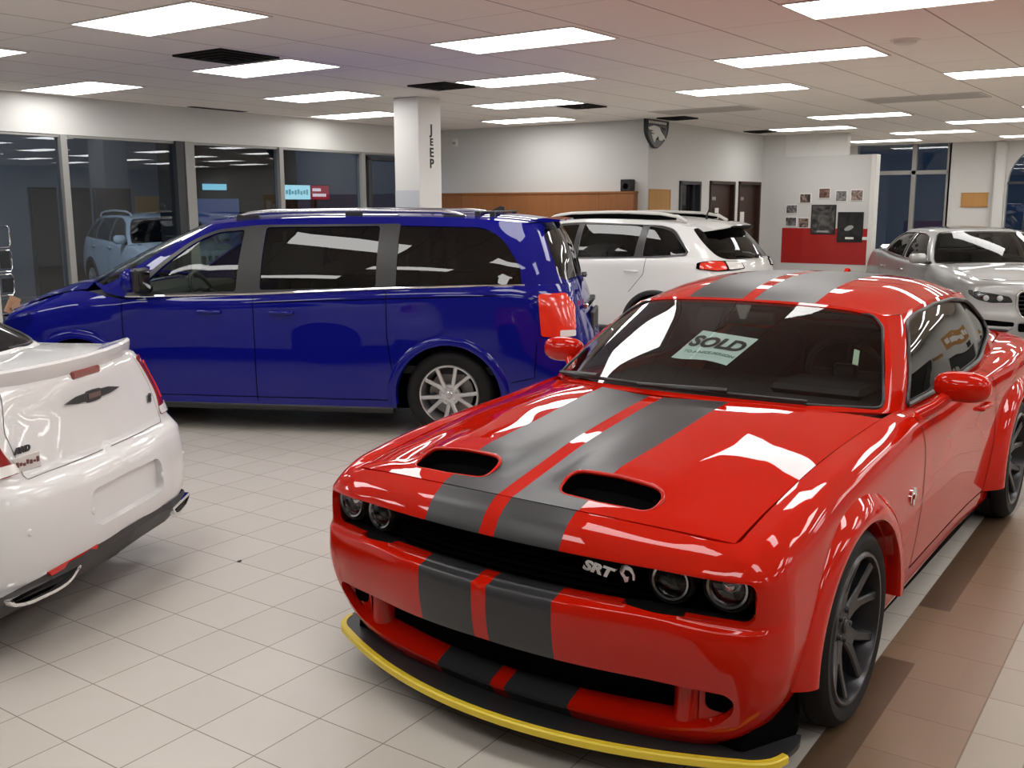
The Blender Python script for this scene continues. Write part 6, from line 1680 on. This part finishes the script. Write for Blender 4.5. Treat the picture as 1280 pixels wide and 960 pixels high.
# ------------------------------------------------------------------ white sport utility car
def build_suv(loc, rz, label, WHITE):
    car = empty('suv', (*loc, 0), rz); tag(car, label, 'suv')
    C = []
    for y, dx in ((0, 0), (.36, .03), (.62, .11)):
        C.append([(.76 - dx, y, 1.02), (.85 - dx, y, .97), (.89 - dx, y, .86), (.90 - dx, y, .70), (.90 - dx, y, .50), (.83 - dx, y, .30)])
    C.append([(.56, .70, 1.04), (.63, .79, .98), (.68, .84, .86), (.70, .86, .70), (.70, .86, .50), (.64, .83, .30)])
    C.append([(.36, .76, 1.06), (.38, .86, 1.01), (.39, .905, .88), (.40, .92, .70), (.40, .92, .50), (.38, .90, .30)])
    def sd(x, y0, z0): return [(x, y0, z0), (x, y0 + .025, z0 - .04), (x, .925, .93), (x, .93, .72), (x, .92, .50), (x, .90, .27)]
    C.append([(.0, .79, 1.10), (.0, .87, 1.06), (.0, .915, .92), (.0, .928, .72), (.0, .92, .50), (.0, .90, .27)])
    C += [sd(-.50, .868, 1.10), sd(-1.0, .885, 1.125), sd(-1.6, .89, 1.15), sd(-2.2, .888, 1.17), sd(-2.70, .88, 1.19)]
    C.append([(-3.08, .862, 1.205), (-3.08, .885, 1.16), (-3.10, .91, .96), (-3.11, .915, .73), (-3.11, .91, .52), (-3.09, .89, .32)])
    C.append([(-3.30, .80, 1.19), (-3.33, .82, 1.14), (-3.37, .85, .96), (-3.40, .865, .74), (-3.42, .865, .54), (-3.38, .84, .36)])
    C.append([(-3.46, .64, 1.175), (-3.50, .66, 1.13), (-3.54, .69, .96), (-3.57, .715, .75), (-3.60, .72, .55), (-3.55, .70, .38)])
    C.append([(-3.55, .32, 1.168), (-3.59, .33, 1.12), (-3.63, .34, .96), (-3.65, .36, .76), (-3.69, .37, .56), (-3.63, .36, .39)])
    C.append([(-3.57, 0, 1.168), (-3.61, 0, 1.12), (-3.65, 0, .96), (-3.67, 0, .76), (-3.71, 0, .56), (-3.65, 0, .39)])
    S = flipfix(Surf(np.array(C).transpose(1, 0, 2), sym=(1, 1, 0, 0)), 8, 2, 'y')
    nl = len(C) - 1
    AF = (0, .36, .405, .405); AR = (-2.70, .36, .405, .405)
    obj('body_shell', shell(S, [AF, AR], [(3, 7), (8.5, 12.5)]), WHITE, car)
    pair('wheel_arch_cladding', lip(S, AF, (3, 7), .055, .016), M['black'], car); pair('wheel_arch_cladding', lip(S, AR, (8.5, 12.5), .055, .016), M['black'], car)
    pair('sill_cladding', box(-2.25, -.45, .86, .94, .22, .36, .02), M['black'], car)
    solid('bumper_cladding', box(-3.74, -3.40, -.72, .72, .30, .50, .03), M['black'], car)
    liner(car, 0, .36, .41, .5, .9); liner(car, -2.70, .36, .41, .5, .9); obj('underbody', [box(-3.4, .55, -.58, .58, .22, .55), box(-2.2, -.5, -.85, .85, .23, .5)], M['void'], car)
    for x in (0, -2.70):
        for s_ in (1, -1): wheel(car, 'suv', x, .915, .362, .362, .235, .24, 'ten', M['silver_rim'], s_)
    gb = [(.02, 0, 1.16), (-.06, .38, 1.152), (-.28, .72, 1.125), (-.48, .86, 1.105), (-1.0, .882, 1.13), (-1.6, .888, 1.155), (-2.4, .885, 1.18), (-2.95, .868, 1.205), (-3.25, .82, 1.195), (-3.44, .66, 1.178), (-3.54, .33, 1.17), (-3.56, 0, 1.17)]
    gt = [(-.80, 0, 1.615), (-.83, .35, 1.605), (-.93, .58, 1.585), (-1.0, .64, 1.575), (-1.3, .66, 1.61), (-1.7, .665, 1.632), (-2.4, .66, 1.618), (-2.85, .645, 1.58), (-3.0, .62, 1.555), (-3.12, .56, 1.54), (-3.18, .3, 1.56), (-3.20, 0, 1.565)]
    Gh = []
    for q in (0, .4, .75, 1):
        fx = np.interp(q, [0, .4, .75, 1], [.76, .735, .66, .56]); fz = np.interp(q, [0, 1], [1.02, 1.04]); rx = np.interp(q, [0, .4, .75, 1], [.02, -.04, -.2, -.34]); rz_ = np.interp(q, [0, .75, 1], [1.16, 1.14, 1.105]); row = []
        for t in (0, .15, .45, .75, 1):
            x = fx + (rx - fx) * t; row.append((x, q * np.interp(x, [-.34, 0, .36, .56, .8], [.82, .79, .76, .70, .70]), fz + (rz_ - fz) * t + .03 * math.sin(PI * t) * (1 - q * q)))
        Gh.append(row)
    obj('hood', grid(flipfix(Surf(Gh, sym=(0, 0, 1, 0)), 2, 1, 'z'), nu=20, nv=14), WHITE, car)
    SG = green(gb, gt, sc=(3,), bul=.03); um, vm = SG.tu[-1], SG.tv[-1]
    ws = idx(SG, rnd([(0, .05), (2.0, .05), (2.7, .1), (2.75, .4), (2.7, 2.7), (2.4, 2.9), (0, 2.93)], [0, .2, .15, .15, .2, .2, 0]))
    rg = idx(SG, rnd([(11, .04), (9.1, .06), (8.75, .35), (8.45, 1.4), (8.15, 2.75), (8.6, 2.93), (11, 2.95)], [0, .2, .2, .3, .2, .2, 0]))
    w1 = win(SG, [(-.64, 1.135), (-1.52, 1.168), (-1.53, 1.57), (-1.28, 1.56), (-1.02, 1.47)], [.03, .02, .02, .08, .08], (3, 7)); w2 = win(SG, [(-1.60, 1.172), (-2.39, 1.20), (-2.42, 1.568), (-1.60, 1.578)], [.02, .03, .02, .02], (4, 8)); w3 = win(SG, [(-2.50, 1.205), (-3.02, 1.238), (-3.055, 1.27), (-2.82, 1.50), (-2.70, 1.535), (-2.50, 1.558)], [.02, .03, .03, .08, .06, .02], (5.2, 8.6))
    outer = np.concatenate([[(0, 0)], [(um, 0)], [(um, rg[0][1])], rg[1:-1], [(um, rg[-1][1])], [(um, vm)], [(0, vm)], [(0, ws[-1][1])], ws[1:-1][::-1], [(0, ws[0][1])]])
    obj('upper_shell', panel(SG, outer, [w1, w2, w3], h=.045, fl=.02), WHITE, car)
    hull = win(SG, [(-.55, 1.125), (-1.5, 1.157), (-2.45, 1.19), (-3.06, 1.225), (-3.09, 1.265), (-2.84, 1.52), (-2.68, 1.56), (-1.6, 1.592), (-1.26, 1.575), (-.98, 1.475)], [.01, 0, 0, .03, .03, .08, .06, .05, .06, .08], (2.9, 8.8))
    pair('window_trim', panel(SG, hull, [w1, w2, w3], h=.045, fl=.005, off=.002, both=False), pbr('dark_pillar_trim', (.035, .035, .037), .35), car)
    P = SG.ev(hull[:, 0], hull[:, 1]) + SG.nrm(hull[:, 0], hull[:, 1]) * .003; pair('window_moulding', tube(P, .0065, 6, closed=True), M['satin'], car)
    for nm, w_ in (('front_door_glass', w1), ('rear_door_glass', w2), ('quarter_glass', w3)): pair(nm, panel(SG, w_, h=.06, fl=0, off=-.006, both=False), M['tint'], car)
    obj('windscreen', panel(SG, ws, h=.07, fl=0, off=-.002), M['wshield'], car); obj('hatch_glass', panel(SG, rg, h=.07, fl=.004, off=.003), M['tint'], car)
    SR = roof_grid(gt[:4], gt[3:10], [gt[11], gt[10], gt[9], (-3.06, .59, 1.548)], (1.615, 1.65, 1.675, 1.682, 1.672, 1.625, 1.565))
    obj('roof', grid(SR, nu=26, nv=18), WHITE, car)
    # roof spoiler with dark underside
    V = []; F = []; ys = np.linspace(-.60, .60, 25)
    for y in ys:
        a = abs(y); xe = np.interp(a, [0, .35, .60], [-3.40, -3.385, -3.27]); zr = np.interp(a, [0, .3, .6], [1.605, 1.60, 1.565]); 
        V += [(xe + .30, y, zr + .012), (xe + .10, y, zr - .005), (xe, y, zr - .040), (xe + .005, y, zr - .055), (xe + .16, y, zr - .075)]
    for i in range(len(ys) - 1):
        for k in range(4): F.append((5 * i + k, 5 * i + k + 1, 5 * i + 6 + k, 5 * i + 5 + k))
    F += [(0, 1, 2, 3, 4), tuple(5 * (len(ys) - 1) + k for k in (4, 3, 2, 1, 0))]
    o = smooth(fixn(obj('roof_spoiler', (np.array(V), F, None), [WHITE, M['black']], car)), 40)
    for p in o.data.polygons:
        if p.normal.z < -.3: p.material_index = 1
    for s_ in (1, -1):
        rl = empty('roof_rail', (0, 0, 0), 0, car); y = .60 * s_
        smooth(obj('rail_bar', tube([(-1.0, y, 1.62), (-1.12, y, 1.675), (-1.35, y, 1.705), (-2.0, y, 1.722), (-2.6, y, 1.70), (-2.82, y, 1.67), (-2.94, y, 1.61)], [.016, .020, .020, .020, .020, .022, .018], 10), M['wall_w'], rl), 60)
        solid('rail_gap', box(-2.80, -1.1, y - .010, y + .010, 1.63, 1.70), M['void'], rl)
    an = empty('antenna', (-2.92, 0, 1.645), 0, car); smooth(obj('antenna_mast', tube([(0, 0, -.03), (0, 0, .03), (-.05, 0, .15)], [.018, .012, .005], 8), M['black'], an))
    tl = S.locate(dens(rnd([(.42, 1.07), (.44, 1.150), (.80, 1.168), (.868, 1.15), (.885, 1.07), (.80, 1.05)], [.02, .02, .03, .02, .02, .02]), .02), 'yz', (10.6, nl - .3))
    a_, b_ = pair('tail_lamp', panel(S, tl, h=.03, fl=.02, off=.012, both=False), M['void'], car)
    for q in (a_, b_):
        k = q is a_
        for nm, pl, mm in (('red_lamp', [(.70, 1.07), (.70, 1.152), (.80, 1.160), (.860, 1.142), (.875, 1.078), (.80, 1.06)], M['redlens2']), ('clear_lamp', [(.45, 1.078), (.46, 1.143), (.68, 1.153), (.68, 1.07)], M['white_lens'])):
            w_ = S.locate(dens(rnd(pl, .012), .02), 'yz', (10.6, nl - .3)); d = panel(S, w_, h=.03, fl=.008, off=.018, both=False); obj(nm, d if k else [mir(e) for e in d], mm, q)
    solid('hatch_badge_bar', box(-3.67, -3.63, -.30, .30, .985, 1.02, .008), M['chrome'], car); solid('number_plate_recess', box(-3.68, -3.64, -.27, .27, .80, .95, .01), M['black'], car)
    wp = empty('rear_wiper', (-3.575, 0, 1.20), 0, car); smooth(obj('wiper_arm', tube([(0, 0, 0), (.02, .2, .05), (.04, .36, .06)], .009, 6), M['black'], wp)); solid('wiper_pivot', lathe([(0, -.03), (.025, -.03), (.025, .01), (0, .01)], 16, 'x'), M['black'], wp)
    sm = []
    for pts, c_ in (([(-.45, 1.09), (-.47, .7), (-.46, .40)], (5, 8)), ([(-1.56, 1.15), (-1.58, .7), (-1.55, .38)], (6.5, 10)), ([(-2.56, 1.18), (-2.54, 1.0), (-2.35, .78)], (8.5, 11))): sm += follow(S, S.locate(dens(pts, .04, False), 'xz', c_), .006, .0015)
    pair('door_seam', sm, M['void'], car)
    for x in (-1.40, -2.38):
        q = S.locate(np.array([(x, 1.03)]), 'xz', (6, 11))[0]; P = S.ev(q[:1], q[1:])[0]
        pair('door_handle', [box(P[0] - .09, P[0] + .09, P[1] + .014, P[1] + .036, P[2] - .012, P[2] + .014, .008), box(P[0] - .09, P[0] - .07, P[1] - .01, P[1] + .03, P[2] - .012, P[2] + .012, .005), box(P[0] + .07, P[0] + .09, P[1] - .01, P[1] + .03, P[2] - .012, P[2] + .012, .005)], WHITE, car)
    for s_ in (1, -1):
        mr = empty('door_mirror', (-.60, 1.0 * s_, 1.19), 0, car)
        smooth(fixn(obj('mirror_shell', box(-.03, .09, -.10, .12, -.07, .095, .045), WHITE, mr)), 60); obj('mirror_glass', box(-.034, -.031, -.08, .10, -.05, .075), M['chrome'], mr); solid('mirror_foot', box(-.04, .05, -.14 if s_ > 0 else .06, -.06 if s_ > 0 else .14, -.085, -.04, .015), M['black'], mr)
    hl = S.locate(dens(rnd([(.45, .965), (.78, .985), (.87, .96), (.80, .93), (.45, .925)], .015), .02), 'yz', (.8, 4.6)); pair('headlamp', panel(S, hl, h=.04, fl=.01, off=.006, both=False), M['lampring'], car)
    for i in range(7):
        y = -.36 + .12 * i; solid('grille_slot', box(.84 - .08 * abs(y), .905 - .1 * abs(y), y - .042, y + .042, .74, .93, .015), M['void'], car)
    solid('lower_grille', box(.85, .915, -.55, .55, .40, .58, .02), M['void'], car)
    solid('dashboard', box(-.85, -.15, -.8, .8, .85, 1.12, .04), M['cabin'], car); solid('cabin_floor', box(-3.3, -.3, -.82, .82, .5, .55), M['cabin'], car)
    for x, y in ((-1.2, .38), (-1.2, -.38), (-2.1, .38), (-2.1, -.38)):
        st = empty('seat', (x, y, .60), 0, car)
        smooth(fixn(obj('seat_cushion', seat()[0], M['cabin'], st)), 60); smooth(fixn(obj('seat_back', seat()[1], M['cabin'], st)), 60); smooth(fixn(obj('head_rest', xf(box(-.05, .05, -.13, .13, 0, .17, .04), (-.70, 0, .70), ry=-.2), M['cabin'], st)), 60)
    ps = panel(SG, win(SG, [(-1.68, 1.24), (-2.18, 1.25), (-2.18, 1.50), (-1.68, 1.49)], .004, (4, 8)), h=.06, fl=.002, off=-.022, both=False)
    o_ = obj('price_sheet', ps, M['paper'], car); o_['label'] = 'price sheet taped inside the rear door window'
    return car
build_suv((11.68, 8.1), PI / 2, 'white suv with black rear glass and roof rails parked beyond the blue van', WHITE)
build_suv((11.99, 15.66), math.radians(253), 'pale suv facing right in the night outside the window above the blue van bonnet', paint('pale_blue_grey_paint', (.50, .54, .58), rough=.4))
# ------------------------------------------------------------------ camera, world, colour
cam = bpy.data.cameras.new('camera'); co = bpy.data.objects.new('camera', cam); COL.objects.link(co)
F_, PITCH, ROLL, YAW, H0 = 1259.6268, .1765994, -.00295927, .60623126, 1.8202222
cam.sensor_width = 36; cam.lens = F_ / 1280 * 36; cam.clip_end = 200; cam.clip_start = .05
from mathutils import Matrix
fw = Vector((math.cos(YAW) * math.cos(PITCH), math.sin(YAW) * math.cos(PITCH), -math.sin(PITCH)))
rt = Vector((math.sin(YAW), -math.cos(YAW), 0)); up = rt.cross(fw)
c_, s_ = math.cos(ROLL), math.sin(ROLL)
r2 = c_ * rt + s_ * up; u2 = -s_ * rt + c_ * up
mw = Matrix.Identity(4)
for i in range(3): mw[i][0] = r2[i]; mw[i][1] = u2[i]; mw[i][2] = -fw[i]; mw[i][3] = (0, 0, H0)[i]
co.matrix_world = mw; SC.camera = co
w = bpy.data.worlds.new('night'); SC.world = w; w.use_nodes = True
bg = w.node_tree.nodes['Background']; bg.inputs[0].default_value = (.014, .024, .042, 1); bg.inputs[1].default_value = 1.
SC.view_settings.view_transform = 'Standard'; SC.view_settings.look = 'None'; SC.view_settings.gamma = 1.; SC.view_settings.exposure = 0.
SC.view_settings.use_curve_mapping = False
try:
    SC.cycles.use_denoising = True; SC.cycles.max_bounces = 10; SC.cycles.diffuse_bounces = 4; SC.cycles.glossy_bounces = 5; SC.cycles.transparent_max_bounces = 12
    SC.cycles.sample_clamp_indirect = 8.
except Exception: pass
